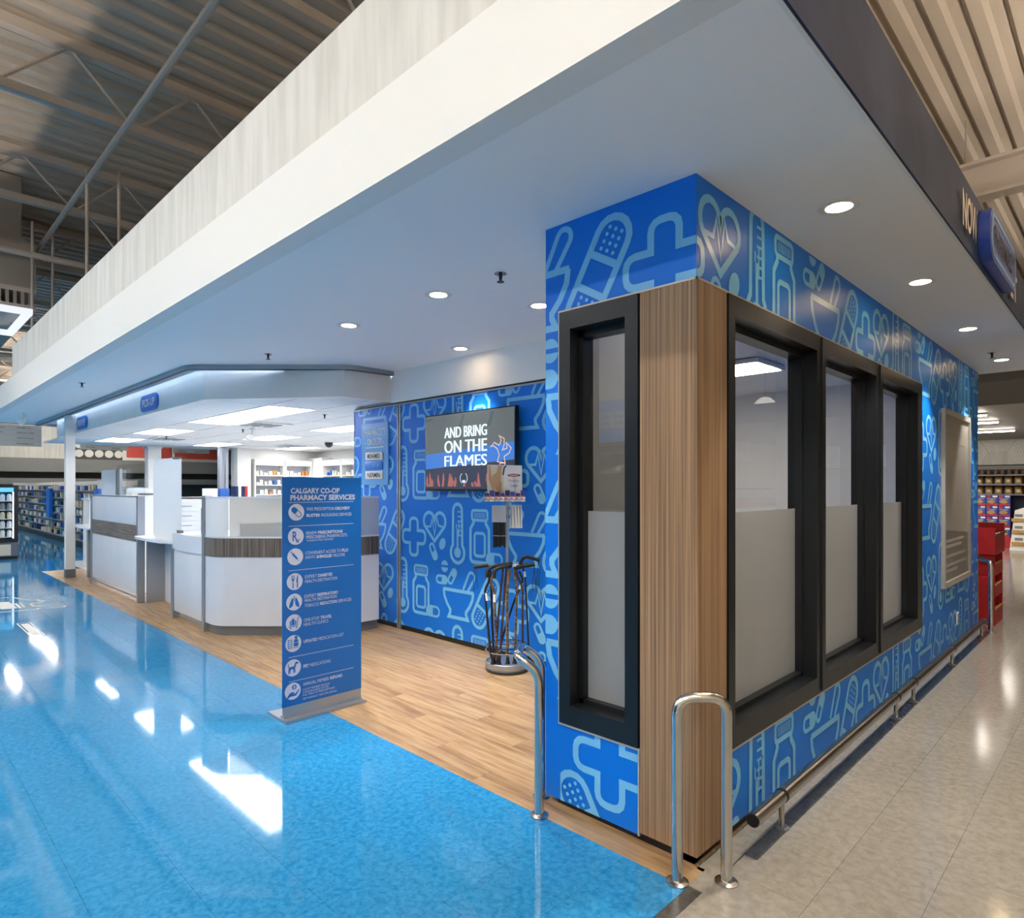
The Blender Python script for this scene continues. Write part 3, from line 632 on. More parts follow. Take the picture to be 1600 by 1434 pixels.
for nm, mb, mm, lb in (('wall_south', MB().box(-36, 6, -6.7, -6.6, 0, 6.3), M['offwhite'], 'plain store wall along the south side'), ('wall_east', MB().box(5.0, 5.1, -6.6, 20.6, 0, 6.3), M['cream'], 'beige store wall on the deli side'),
                       ('wall_north', MB().box(-36, 5, 20.6, 20.7, 0, 6.3), M['casegrey'], 'grey store wall behind the cereal display'), ('wall_west', MB().box(-36.1, -36, -6.6, 20.6, 0, 6.3), M['casegrey'], 'far grey store wall beyond the aisles')):
    struct(nm, mb, mm, label=lb)
M['roof_fill'] = emit('roof_fill_strip', '#fff2e4', 105)  # glow added on top of the linear lamps to brighten the roof
def strip_lamp(x, y, z, L, m, label, grp, along='x'):
    t = thing('linear_lamp', label, 'lamp', (x, y, z), grp); a, b = (L / 2, .09) if along == 'x' else (.09, L / 2)
    obj('housing', MB().box(x - a, x + a, y - b, y + b, z, z + .09), M['offwhite'], t); obj('lens', MB().box(x - a + .02, x + a - .02, y - b + .02, y + b - .02, z - .01, z), m, t, sm=False); obj('roof_fill_strip', MB().box(x - a + .05, x + a - .05, y - b + .05, y + b - .05, z + .09, z + .094), M['roof_fill'], t, sm=False)
    obj('hanger', MB().tube([(x, y, z + .09), (x, y, 6.23)], .008, 5), M['joist'], t)
for i in range(9):
    for y in (-.9, -3.8):
        if i == 3 and y > -1: continue
        strip_lamp(-24 + i * 3.4, y, 4.7, 2.4, M['lamp'], nth(i) + ' linear lamp from the far end over the blue aisle, ' + ('row beside the fascia', 'row across the aisle')[y < -2], 'linear lamps over the blue aisle')
for i in range(6):
    for x in (.6,): strip_lamp(x, -2 + i * 3.4, 4.4, 2.4, M['lamp_e'], nth(i) + ' linear lamp over the beige aisle, counted from the aisle crossing', 'linear lamps over the beige aisle', 'y')
for i in range(4): strip_lamp(-33.5 + (i % 2) * 2.9, 5.0 + 3.4 * (i // 2), 4.9, 2.4, M['lamp'], nth(i) + ' added linear lamp brightening the far shelf runs, counted from the far wall', 'added lamps brightening the far shelf runs')  # lamps added to brighten the far shelves and case
strip_lamp(-25.5, 3.2, 4.55, 2.4, M['lamp'], 'lone linear lamp in the far blue aisle in line with the cooler', None)
# sign fascia of the beige side
EF = Face((SX1 + .012, 0, 0), (0, 1, 0), (0, 0, 1), (1, 0, 0))
t = thing('aisle_sign_band', 'dark blue foil sign band with raised letters on the soffit edge over the beige aisle', 'sign', (SX1, 5, 2.75))
M['foil'] = mat('blue_foil_band', '#22304f', .5, spec=.12, noise='#33415f', scale=(3, 3, 3)); M['letter'] = mat('champagne_letter', '#cbb690', .3, metal=.4)
obj('band', MB().box(SX1 + .0125, SX1 + .02, SY0 + .1, SY1, CZ - .002, 3.085), M['foil'], t)
for s, a, b in (('NOW', 3.80, 4.20), ('ET', 5.45, 5.75)):
    mb = MB(); write(mb, EF, s, a, b, 2.80, 2.985, .02, .022); obj('lettering', mb, M['letter'], t, sm=False)
t = thing('oval_sign', 'deep blue rounded box sign reading PHARMACY on the dark sign band', 'sign', (SX1 + .03, 5, 2.9))
obj('box', MB().sheet([(SX1 + .021,) + p for p in rrect(4.30, 5.32, 2.765, 3.06, .13, 6)], .055, (1, 0, 0)), M['boxblue'], t)
f2 = Face((SX1 + .076, 0, 0), (0, 1, 0), (0, 0, 1), (1, 0, 0)); mb = MB()
put(mb, f2, ribbon(rrect(4.34, 5.28, 2.80, 3.025, .1, 6), .025, True), off=.002); obj('rim', mb, M['lightblue'], t, sm=False)
mb = MB(); write(mb, f2, 'PHARMACY', 4.43, 5.19, 2.85, 2.975, .02, .004); obj('lettering', mb, M['ink'], t, sm=False)
# ------------------------------------------------------------------ far end of the beige aisle
struct('ceiling_canopy', MB().box(-8, 5, 11.7, 20.6, 2.73, 2.76), M['casegrey'], label='dropped grey canopy ceiling over the cereal area')
struct('trim_canopy', MB().box(-8, 5, 11.62, 11.7, 2.71, 3.05), M['charcoal'], label='dark front edge of the dropped canopy')
for k, (y, xa) in enumerate(((12.95, -1.78), (14.5, -1.82), (16.9, -1.85))):
    s = ('nearest', 'middle', 'farthest')[k]; s = ('first', 'second', 'third')[k]
    t = thing('canopy_lamp', f'thin linear lamp under the canopy, {s} row from its front edge', 'lamp', (-3, y, 2.7), 'linear lamps under the canopy')
    obj('housing', MB().box(-7.6, xa, y - .05, y + .05, 2.69, 2.728), M['offwhite'], t); obj('lens', MB().box(-7.58, xa - .02, y - .045, y + .045, 2.675, 2.69), M['canopy_lamp'], t)
t = thing('hanging_speaker', 'small white box hanging on a rod before the canopy', 'speaker', (-1.7, 10, 2.6))
obj('box', MB().box(-1.74, -1.48, 9.9, 10.1, 2.9, 3.06, .01), M['offwhite'], t); obj('rod', MB().tube([(-1.6, 10, 3.06), (-1.6, 10, 6.25)], .012, 6), M['joist'], t)
NF = Face((0, 20.5, 0), (1, 0, 0), (0, 0, 1), (0, -1, 0))
t = thing('pattern_panel', 'pale panel with diagonal striped hexagon pattern above the snack shelves', 'panel', (-2.5, 20.5, 2))
obj('board', MB().box(-7, 4.9, 20.5, 20.58, 2.08, 2.728), M['concrete'], t)
mb = MB(); rc = (-6.9, 4.8, 2.09, 2.72)
for c in range(-16, 12):
    cx = c * .56 + .2; cz = 2.40 + (.32 if c % 2 else 0)
    for q in range(6):
        a = math.radians(60 * q)
        for r in (.08, .14, .20, .26, .32):
            b0, b1 = a, a + math.radians(60); put(mb, NF, ribbon([(cx + r * math.cos(b0), cz + r * math.sin(b0)), (cx + r * math.cos(b1), cz + r * math.sin(b1))], .022), rc, .002)
obj('stripe_print', mb, M['white'], t, sm=False)
obj('valance', MB().box(-7, 4.9, 20.42, 20.5, 1.96, 2.05), M['casegrey'], t); obj('lower_edge', MB().box(-7, 4.9, 20.40, 20.49, 2.05, 2.075), M['ink'], t)
t = thing('snack_shelf', 'dark wall shelving holding the kraft snack bags under the patterned panel', 'shelf', (-2.5, 20.3, 0))
obj('back_panel', MB().box(-5, 0, 20.36, 20.4, 0, 1.95), M['p_navy'], t)
for z in (.2, 1.30, 1.55, 1.79): obj('shelf_board', MB().box(-5, 0, 19.95, 20.36, z, z + .025), M['plastic'], t); obj('price_rail', MB().box(-5, 0, 19.935, 19.95, z - .005, z + .03), M['greyink'], t)
def bag(x, y, z, w_, h, m, label, grp, name='snack_bag', cat='bag'):
    mb = MB(); d = .11
    pts = [(-w_ / 2, 0), (w_ / 2, 0), (w_ / 2 * .96, h * .85), (w_ / 2 * .9, h), (-w_ / 2 * .9, h), (-w_ / 2 * .96, h * .85)]
    fr = [(x + p[0], y, z + p[1]) for p in pts]; k = len(mb.v)
    mid = [(x + p[0] * .8, y - (d if p[1] < h * .9 else .01), z + max(.01, p[1])) for p in pts]
    mb.v += fr + mid; n = 6
    mb.f.append(tuple(k + n + i for i in range(n))); mb.f.append(tuple(k + i for i in range(n))[::-1])
    for i in range(n): j = (i + 1) % n; mb.f.append((k + i, k + j, k + n + j, k + n + i))
    r = thing(name, label, cat, (x, y, z), grp); obj('pouch', mb, m, r)
    obj('print_label', MB().box(x - w_ * .22, x + w_ * .22, y - d - .004, y - d - .001, z + h * .25, z + h * .6), M['cream'] if m != M['cream'] else M['p_red'], r, sm=False); return r
b0 = None
for z, hh, s in ((1.325, .20, 'lower'), (1.575, .19, 'upper')):
    for k in range(11):
        x = -4.0 + k * .2 + .05
        if b0 is None: b0 = bag(x, 20.3, z, .17, .2, M['tan'], f'{nth(k)} kraft snack bag on the {s} snack shelf, counted from its hidden end', f'kraft snack bags on the {s} shelf')
        else: dup(b0, (x, 20.3, z), f'{nth(k)} kraft snack bag on the {s} snack shelf, counted from its hidden end', f'kraft snack bags on the {s} shelf')
for k in range(15): solo('jar', MB().lathe([(.05, 0), (.055, .02), (.055, .09), (.045, .11), (.045, .13), (.001, .13)], -4.0 + k * .14, 20.2, 10, 1.815), M['p_brown'], nth(k) + ' small brown jar on the top snack shelf, counted from its hidden end', 'jar', 'brown jars on the top shelf')
def cereal(x, y, z, lb):
    t = thing('cereal_box', lb, 'box', (x, y, z), 'stacked blue cereal cartons'); W_, H_, D_ = .235, .255, .2; f = Face((x, y, z), (1, 0, 0), (0, 0, 1), (0, -1, 0))
    obj('carton', MB().box(x, x + W_, y, y + D_, z, z + H_), M['boxblue'], t)
    a = MB(); put(a, f, [[(.0, 0), (W_, 0), (W_, .05), (0, .035)], [(.01, .18), (.085, .19), (.085, .245), (.01, .25)]], off=.002); obj('red_print', a, M['boxred'], t, 'red printed bands', sm=False)
    a = MB(); put(a, f, [disc(.10, .095, .085, .045)], off=.003); obj('bowl_print', a, M['tan'], t, 'printed bowl of cereal', sm=False)
    a = MB(); write(a, f, 'Crispix', .02, .2, .145, .175, .02, .003); put(a, f, [[(.13, .2), (.225, .2), (.225, .245), (.13, .245)]], off=.003); obj('white_print', a, M['offwhite'], t, 'white lettering', sm=False); return t
c0 = None
for r in range(4):
    for k in range(5):
        p = (-3.47 + k * .245, 19.72, .25 + r * .265)
        lb = f'blue cereal carton, {nth(k)} column from the booth side, ' + ('bottom row', 'second row up', 'third row up', 'top row')[r]
        if c0 is None: c0 = cereal(*p, lb)
        else: dup(c0, p, lb)
t = thing('cereal_plinth', 'red printed tray carrying the cereal cartons', 'tray', (-2.9, 19.8, 0)); obj('tray', MB().box(-3.5, -1.6, 19.7, 19.93, 0, .245), M['boxred'], t)
obj('label_print', MB().box(-3.4, -2.4, 19.692, 19.699, .06, .2), M['cream'], t)
t = thing('display_tower', 'white cardboard display tower beside the cereal cartons', 'display', (-1.9, 19.5, 0))
obj('body', MB().sheet([(-2.2, 19.1, 0), (-1.5, 19.1, 0), (-1.5, 19.1, .95), (-1.8, 19.1, 1.07), (-2.1, 19.1, .95)], .5, (0, 1, 0)), M['offwhite'], t)
for k in range(3): obj('shelf_lip', MB().box(-2.16, -1.5, 19.06, 19.1, .12 + k * .28, .2 + k * .28), M['tan'], t); obj('print_label', MB().box(-2.1, -1.95, 19.09, 19.099, .24 + k * .28, .3 + k * .28), M['greyink'], t)
# stack of red bins at the end of the mural wall
def red_bin(z, h, label, x0=-1.42, x1=-1.11, y0=8.55, y1=9.1, open_=True):
    t = thing('red_bin', label, 'bin', ((x0 + x1) / 2, y0, z), 'red bins stacked at the wall end')
    b = .012
    obj('shell', MB().box(x0, x1, y0, y0 + b, z, z + h).box(x0, x1, y1 - b, y1, z, z + h).box(x0, x0 + b, y0 + b, y1 - b, z, z + h).box(x0 + b, x1 - b, y0 + b, y1 - b, z, z + b).box(x1 - b, x1, y0 + b, y1 - b, z, z + h * .55), M['red'], t)
    obj('shelf_edge', MB().box(x1 - .02, x1 + .006, y0 + .02, y1 - .02, z + h * .55, z + h * .6), M['tan'], t, 'tan lip')
    obj('contents', MB().box(x0 + .03, x1 - .03, y0 + .03, y1 - .03, z + b, z + h * .5), M['p_brown'], t)
for z, h, s in ((0, .30, 'bottom'), (.305, .23, 'second from the floor'), (.54, .22, 'third from the floor')): red_bin(z, h, f'red open fronted bin at the end of the mural wall, {s}')
t = thing('tilted_red_bin', 'larger red tilted bin crowning the red stack at the wall end', 'bin', (-1.26, 8.8, .765))
obj('shell', MB().prism([(-1.5, 8.5), (-1.1, 8.5), (-1.1, 8.515), (-1.5, 8.515)], .77, 1.06).box(-1.5, -1.1, 9.16, 9.175, .77, 1.09).box(-1.5, -1.485, 8.515, 9.16, .77, 1.08).box(-1.5, -1.1, 8.515, 9.16, .77, .785).box(-1.115, -1.1, 8.515, 9.16, .785, .98), M['red'], t)
obj('rim', MB().box(-1.11, -1.085, 8.49, 9.18, .98, 1.0), M['p_brown'], t)
# ------------------------------------------------------------------ far left: cases, posters, shelving, cooler
t = thing('wall_case', 'long grey canopied case along the far wall beyond the shelf runs', 'display case', (-35.5, 8, 0))
obj('canopy', MB().box(-35.6, -34.9, 2, 20, 2.19, 2.8), M['casegrey'], t); obj('dark_interior', MB().box(-35.7, -35.6, 2, 20, 0, 2.8), M['charcoal'], t); obj('lower_canopy', MB().box(-35.6, -34.8, 2, 20, 1.63, 1.9), M['casegrey'], t, 'grey lower canopy lip')
t = thing('board_panel', 'pale wood look panel above the case canopy', 'panel', (-35.9, 4, 2.8)); obj('board', MB().box(-35.95, -35.6, 0, 6.6, 2.81, 4.3), M['concrete'], t)
t = thing('circle_panel', 'charcoal panel with two rows of pale round plates above the case', 'panel', (-35.9, 7.7, 2.8)); obj('board', MB().box(-35.95, -35.6, 6.6, 8.75, 2.81, 4.0), M['charcoal'], t)
for r in range(2):
    for k in range(5): obj('plate', MB().sheet([(-35.598, 6.95 + k * .41 + p[0], 3.1 + r * .42 + p[1]) for p in disc(0, 0, .18, n=20)], .02, (1, 0, 0)), M['offwhite'], t)
WF = Face((-35.55, 0, 0), (0, 1, 0), (0, 0, 1), (1, 0, 0))
for a, b, s in ((8.85, 11.0, 'plain coral poster board with white frame beside the round plates'), (11.05, 13.65, 'coral poster board with gold star outlines beyond the white column')):
    t = thing('poster_board', s, 'poster', (-35.8, a, 2.85)); obj('frame', MB().box(-35.7, -35.6, a - .09, b, 2.83, 4.1), M['offwhite'], t); obj('sheet', MB().box(-35.6, -35.58, a + .08, b - .06, 2.98, 4.05), M['redsign'], t)
    if a > 10:
        mb = MB()
        for cx, r in ((11.7, .34), (12.7, .2), (13.1, .12)):
            st = [(cx + (r if i % 2 == 0 else r * .45) * math.sin(i * math.pi / 5), 3.35 + (r if i % 2 == 0 else r * .45) * math.cos(i * math.pi / 5 + math.pi)) for i in range(10)]
            put(mb, WF, ribbon(st, .035, True), off=-.028 + .002)
        obj('star_print', mb, M['gold_line'], t, sm=False)
def hang_sign(x, y0, y1, z0, z1, rows, label, hz):
    t = thing('aisle_sign', label, 'sign', (x, (y0 + y1) / 2, z1)); obj('board', MB().box(x - .02, x, y0, y1, z0, z1), M['offwhite'], t)
    f = Face((x, 0, 0), (0, 1, 0), (0, 0, 1), (1, 0, 0)); a = MB(); l = MB()
    for u, v, s, w_ in rows: write(a, f, s, u, u + w_, v, v + hz, .01, .003)
    n = round((z1 - z0) / .13)
    for i in range(1, n): put(l, f, [[(y0, z0 + i * (z1 - z0) / n), (y1, z0 + i * (z1 - z0) / n), (y1, z0 + i * (z1 - z0) / n + .006), (y0, z0 + i * (z1 - z0) / n + .006)]], off=.002)
    obj('lettering', a, M['greyink'], t, sm=False)
    if l.v: obj('rule_lines', l, M['concrete'], t, sm=False)
    obj('hanger', MB().tube([(x - .01, y0 + .2, z1), (x - .01, y0 + .2, 6.23)], .01, 5).tube([(x - .01, y1 - .2, z1), (x - .01, y1 - .2, 6.23)], .01, 5), M['joist'], t)
hang_sign(-20, 1.3, 3.1, 2.53, 3.06, [(2.6, 2.97, 'DIABETIC', .28), (2.6, 2.85, 'DENTAL CARE', .34), (2.6, 2.715, 'HEALTH FOODS', .34), (2.6, 2.575, 'PHARMACY', .33), (2.0, 2.97, 'VITAMINS', .36), (2.0, 2.85, 'FIRST AID', .32)], 'large white hanging aisle sign with two columns of small lettering', .035)
hang_sign(-30, 5.9, 7.6, 3.02, 3.27, [(6.1, 3.08, 'FIRST AID', .3), (7.0, 3.08, 'SEASONAL', .3)], 'white hanging aisle sign before the round plates', .05)
hang_sign(-30, 9.3, 10.84, 3.01, 3.2, [(9.5, 3.06, 'COSMETICS', .35), (10.2, 3.06, 'SPECIALTY', .4)], 'white hanging aisle sign before the coral star poster', .05)
# long shelf run
def gondola(x0, x1, y, h, label):
    t = thing('shelf_run', label, 'shelving', ((x0 + x1) / 2, y, 0))
    obj('back_panel', MB().box(x0, x1, y + .42, y + .46, 0, h), M['offwhite'], t); obj('base', MB().box(x0, x1, y, y + .42, 0, .14), M['plastic'], t, 'black base'); 
    for k in range(7): obj('shelf_board', MB().box(x0, x1, y + .02 + .02 * (k > 0), y + .42, .14 + k * .21, .16 + k * .21), M['grey_lam'], t)
    for q in (x0, x1): obj('end_panel', MB().box(q - .02, q + .02, y, y + .46, .14, h), M['offwhite'], t)
    return t
gondola(-29.5, -17.2, 3.72, 1.66, 'long low shelf run of pharmacy goods along the blue aisle')
protos = {}
def pack(x, y, z, i, label, cat, grp, w_=.12, d=.14, h=.15):
    if i not in protos:
        protos[i] = obj('goods_box', MB().box(-w_ / 2, w_ / 2, 0, d, 0, h * (.7 + .3 * ((i * 7) % 5) / 4)), PACKS[i % len(PACKS)], sm=False); o = protos[i]
    else: o = protos[i].copy(); COL.objects.link(o)
    o.location = (x, y, z); tag(o, label, cat, grp); return o
for k in range(7):
    n = 30
    for i in range(n):
        x = -29.3 + i * .405 + random.uniform(-.05, .05)
        pack(x, 3.78, .162 + k * .21, random.choice([0, 1, 2, 3, 3, 4, 6, 9, 9, 10]), f'{nth(i)} boxed product from the far end of the long shelf run, {nth(k)} board up', 'box', 'boxed goods on the long shelf run')
solo('hanging_strip', MB().box(-22.8, -22.35, 3.64, 3.735, .62, 1.46, .01), M['signblue'], 'blue vertical clip strip hanging on the long shelf run', 'clip strip')
gondola(-33.5, -25, 6.6, 1.75, 'second shelf run with tall goods seen over the counters')
for i in range(46):
    pack(-33.3 + (i % 20) * .43, 6.64, .162 + 1.26 + 0.0 * i if i < 20 else .162 + 1.05, random.choice([0, 1, 5, 6, 8, 2, 10]), f'{nth(i % 20)} product along the second shelf run, ' + ('top board', 'board below the top', 'front of the board below')[i // 20], 'box', 'goods on the second shelf run')
gondola(-33, -30.2, 2.9, 1.7, 'short red and white stocked shelf bay behind the cooler')
for k in range(7):
    for i in range(6): pack(-32.7 + i * .45, 2.95, .162 + k * .21, random.choice([5, 5, 0, 1]), f'{nth(i)} pack from the far side of the short shelf bay, {nth(k)} board up', 'box', 'packs on the short shelf bay')
t = thing('drink_cooler', 'black glass door cooler with lit blue header and rows of cartons', 'cooler', (-17.2, 1.8, 0)); cx0, cx1, cy0, cy1 = -17.5, -16.83, 1.25, 2.21
obj('cabinet', MB().box(cx0, cx1 - .05, cy0, cy0 + .05, 0, 1.54).box(cx0, cx1 - .05, cy1 - .05, cy1, 0, 1.54).box(cx0, cx0 + .05, cy0, cy1, 0, 1.54).box(cx0, cx1 - .05, cy0 + .05, cy1 - .05, 1.49, 1.54).box(cx0, cx1 - .05, cy0 + .05, cy1 - .05, .0, .36), M['plastic'], t)
obj('door', MB().box(cx1 - .05, cx1, cy0, cy0 + .07, .36, 1.54).box(cx1 - .05, cx1, cy1 - .07, cy1, .36, 1.54).box(cx1 - .05, cx1, cy0 + .07, cy1 - .07, 1.49, 1.54).box(cx1 - .05, cx1, cy0 + .07, cy1 - .07, .36, .41), M['plastic'], t)
obj('glass', MB().box(cx1 - .03, cx1 - .024, cy0 + .07, cy1 - .07, .41, 1.49), M['acrylic'], t)
obj('header', MB().box(cx1 - .16, cx1 - .08, cy0 + .07, cy1 - .07, 1.40, 1.49), emit('cooler_header', '#5ab4f2', 1.3), t, 'lit blue header'); obj('light_strip', MB().box(cx1 - .1, cx1 - .07, cy1 - .085, cy1 - .07, .42, 1.4), emit('cooler_light', '#dfeaff', 3.2), t)
obj('back_lining', MB().box(cx0 + .05, cx0 + .06, cy0 + .05, cy1 - .05, .36, 1.49), M['p_teal'], t)
for k in range(5): obj('shelf', MB().box(cx0 + .06, cx1 - .09, cy0 + .06, cy1 - .06, .44 + k * .19, .455 + k * .19), M['offwhite'], t)
obj('base_grille', MB().box(cx1 - .06, cx1 - .04, cy0, cy1, .05, .34), M['plinth'], t)
for k in range(2): obj('grille_box', MB().box(cx1 - .05, cx1 - .03, cy1 - .35 - k * .3, cy1 - .12 - k * .3, .07, .3), M['cream'], t)
for k in range(5):
    for i in range(7): solo('carton', MB().lathe([(.045, 0), (.045, .1), (.03, .125), (.03, .14), (.001, .14)], cx1 - .17, cy0 + .14 + i * .115, 8, .456 + k * .19), [M['p_white'], M['p_white'], M['p_cream'], M['p_grey'], M['p_white']][k], f'{nth(i)} small bottle from the aisle side on {("the bottom", "the second lowest", "the middle", "the second highest", "the top")[k]} shelf of the cooler', 'bottle', f'bottles on cooler shelf {("bottom", "second lowest", "middle", "second highest", "top")[k]}')
# floor sticker
GF = Face((0, 0, .0015), (1, 0, 0), (0, 1, 0), (0, 0, 1))
t = thing('floor_sticker', 'large pale pointing hand sticker with white outline on the blue floor', 'sticker', (-10, 1.4, 0))
hand = [(-11.0, 1.1), (-10.9, 1.36), (-10.621, 1.438), (-10.469, 1.5), (-10.42, 1.577), (-10.333, 1.576), (-10.26, 1.619), (-10.163, 1.544), (-10.147, 1.449), (-9.897, 1.453), (-9.634, 1.739), (-9.542, 1.699), (-9.693, 1.473), (-9.636, 1.453), (-9.657, 1.308), (-9.697, 1.099), (-10.2, .95)]
mb = MB(); put(mb, GF, ribbon(hand, .035, True), off=.0006); obj('outline', mb, M['offwhite'], t, sm=False)
mb = MB(); put(mb, GF, [[(-10.6, 1.1), (-9.93, 1.136), (-9.875, 1.293), (-10.5, 1.28)], [(-9.866, 1.302), (-9.861, 1.332), (-10.314, 1.339), (-10.32, 1.305)], [(-9.863, 1.346), (-9.895, 1.376), (-10.3, 1.378), (-10.31, 1.358)]], off=.0006); obj('bars', mb, M['offwhite'], t, sm=False)
t = thing('floor_label', 'small white framed label stuck on the blue floor beside the hand sticker', 'sticker', (-8.33, 1.2, 0))
mb = MB(); put(mb, GF, ribbon([(-8.77, 1.14), (-7.89, 1.14), (-7.89, 1.25), (-8.77, 1.25)], .012, True), off=.0006); put(mb, GF, [[(-8.7, 1.16), (-7.96, 1.16), (-7.96, 1.23), (-8.7, 1.23)]], off=.0006); obj('print', mb, M['offwhite'], t, sm=False)
# ------------------------------------------------------------------ what the booth glass mirrors: shelves and sign across the blue aisle, deli wall across the beige one
t = thing('aisle_header', 'blue header board with white lettering across the blue aisle', 'sign', (-8, -6.2, 2.5)); f = Face((0, -6.3, 0), (-1, 0, 0), (0, 0, 1), (0, 1, 0))
obj('board', MB().box(-14, -2, -6.4, -6.3, 2.45, 3.35), M['lightblue'], t); mb = MB(); write(mb, f, 'FEEL A', 7.2, 9.3, 2.75, 3.1, .03, .004); obj('lettering', mb, M['offwhite'], t, sm=False)
t = thing('facing_shelf', 'dark stocked shelving under the blue header across the blue aisle', 'shelving', (-8, -6.2, 0)); obj('back_panel', MB().box(-14, -2, -6.55, -6.5, 0, 2.4), M['plinth'], t)
for k in range(6): obj('shelf_board', MB().box(-14, -2, -6.5, -6.05, .2 + k * .4, .23 + k * .4), M['alu'], t)
for k in range(5):
    for i in range(12): pack(-13.4 + i * .95 + .2 * (k % 2), -6.3, .232 + k * .4, random.choice([2, 9, 0, 10]), f'{nth(i)} pack along the shelving across the blue aisle, {nth(k)} board up', 'box', 'packs across the blue aisle')
DF = Face((4.985, 0, 0), (0, -1, 0), (0, 0, 1), (-1, 0, 0))
t = thing('deli_sign', 'large white deli lettering on the beige wall across the beige aisle', 'sign', (4.97, 15, 2.7)); mb = MB(); write(mb, DF, 'Deli', -17.2, -14.4, 2.2, 3.5, .01, .004, .25); obj('lettering', mb, M['offwhite'], t, sm=False)
mb = MB(); write(mb, DF, 'THANK YOU', -13.5, -11.2, 3.75, 4.05, .0, .004); write(mb, DF, 'FOR SHOPPING AT', -13.5, -11.2, 3.35, 3.6, .0, .004); obj('small_lettering', mb, M['greyink'], t, sm=False)
t = thing('deli_case', 'white deli counter against the beige wall', 'counter', (4.4, 14, 0)); obj('body', MB().box(4.0, 4.95, 10, 19, 0, 1.0), M['offwhite'], t); obj('glass_front', MB().box(4.0, 4.03, 10, 19, 1.0, 1.45), M['acrylic'], t); obj('top', MB().box(4.0, 4.9, 10, 19, 1.45, 1.48), M['steel'], t); obj('food', MB().box(4.2, 4.85, 10.1, 18.9, 1.0, 1.2), M['p_red'], t)
for k in range(3):
    t = thing('menu_board', 'red framed menu board over the deli counter, ' + ('nearest its sign', 'middle of three', 'last of three')[k], 'menu', (4.9, 20 - k, 2)); y = 10.2 + k * 1.4
    obj('frame', MB().box(4.93, 4.99, y, y + 1.2, 2.0, 2.75), M['boxred'], t); obj('sheet', MB().box(4.92, 4.93, y + .07, y + 1.13, 2.07, 2.68), M['offwhite'], t)
for k, (x, y, z) in enumerate(((.9, 6.9, 3.2), (2.4, 12.0, 3.0), (2.4, 14.6, 3.0), (2.4, 17.2, 3.0))):
    t = thing('pendant_lamp', ('white dome pendant hanging alone over the beige aisle', 'white dome pendant before the deli menu boards', 'white dome pendant before the deli lettering', 'white dome pendant at the far end of the deli')[k], 'lamp', (x, y, z))
    obj('shade', MB().lathe([(.02, .22), (.1, .2), (.19, .11), (.23, 0), (.22, 0), (.18, .1), (.09, .185), (.02, .2)], x, y, 20, z), emit('lit_dome', '#fff4e6', 1.6) if k == 0 else bpy.data.materials['lit_dome'], t)
    obj('bulb', MB().lathe([(.01, .14), (.05, .1), (.06, .05), (.03, .01), (.001, .005)], x, y, 12, z), M['lamp_e'], t); obj('cord', MB().tube([(x, y, z + .22), (x, y, 5.5)], .006, 5), M['ink'], t)
# ------------------------------------------------------------------ guard rails and bumper rail
def guard(a, b, h, label, dr=0):
    t = thing('guard_rail', label, 'rail', (a[0], a[1], 0)); r = .0215
    obj('tube', MB().tube(bend([(a[0], a[1], .005), (a[0], a[1], h), (b[0], b[1], h), (b[0], b[1], .005)] if not dr else [(a[0], a[1], .005), (a[0], a[1], h - .08), (a[0] - dr * .71, a[1] - dr * .70, h - .01), (b[0] - dr * .71, b[1] - dr * .70, h), (b[0], b[1], h - .07), (b[0], b[1], .005)], .07, 7), r, 16), M['chrome'], t)
    for p in (a, b): obj('floor_flange', MB().lathe([(.043, 0), (.043, .004), (.03, .011), (.022, .012)], p[0], p[1], 20, .0014), M['steel'], t)
guard((-1.248, 2.156), (-1.115, 2.287), .702, 'bent steel guard rail hugging the wood corner post of the booth')
guard((-1.95, 2.150), (-2.062, 2.29), .735, 'bent steel guard rail at the wood floor end of the booth front', .1)
guard((-1.09, 8.14), (-1.26, 8.47), .73, 'bent steel guard rail at the far end of the mural wall by the red bins')
t = thing('bumper_rail', 'long low round steel bumper rail along the mural wall', 'rail', (-1.12, 5.2, 0))
pts = [2.53, 2.84, 4.0, 5.2, 6.5, 7.93]
for a, b in ((2.53, 4.68), (4.683, 6.40), (6.403, 7.95)): obj('tube', MB().tube([(-1.12, a, .142), (-1.12, b, .142)], .029, 20), M['steel'], t)
obj('end_cap', MB().tube([(-1.12, 2.526, .142), (-1.12, 2.5305, .142)], .0265, 20), M['black'], t, 'black plugged end')
for y in (2.824, 4.669, 5.118, 6.401, 7.817):
    obj('post', MB().tube([(-1.12, y, .005), (-1.12, y, .125)], .012, 12), M['steel'], t); obj('foot', MB().lathe([(.032, 0), (.032, .006), (.02, .01), (.012, .011)], -1.12, y, 16, .001), M['plinth'], t)
    obj('saddle', MB().tube([(-1.12, y - .008, .142), (-1.12, y + .008, .142)], .031, 20), M['dark'], t)
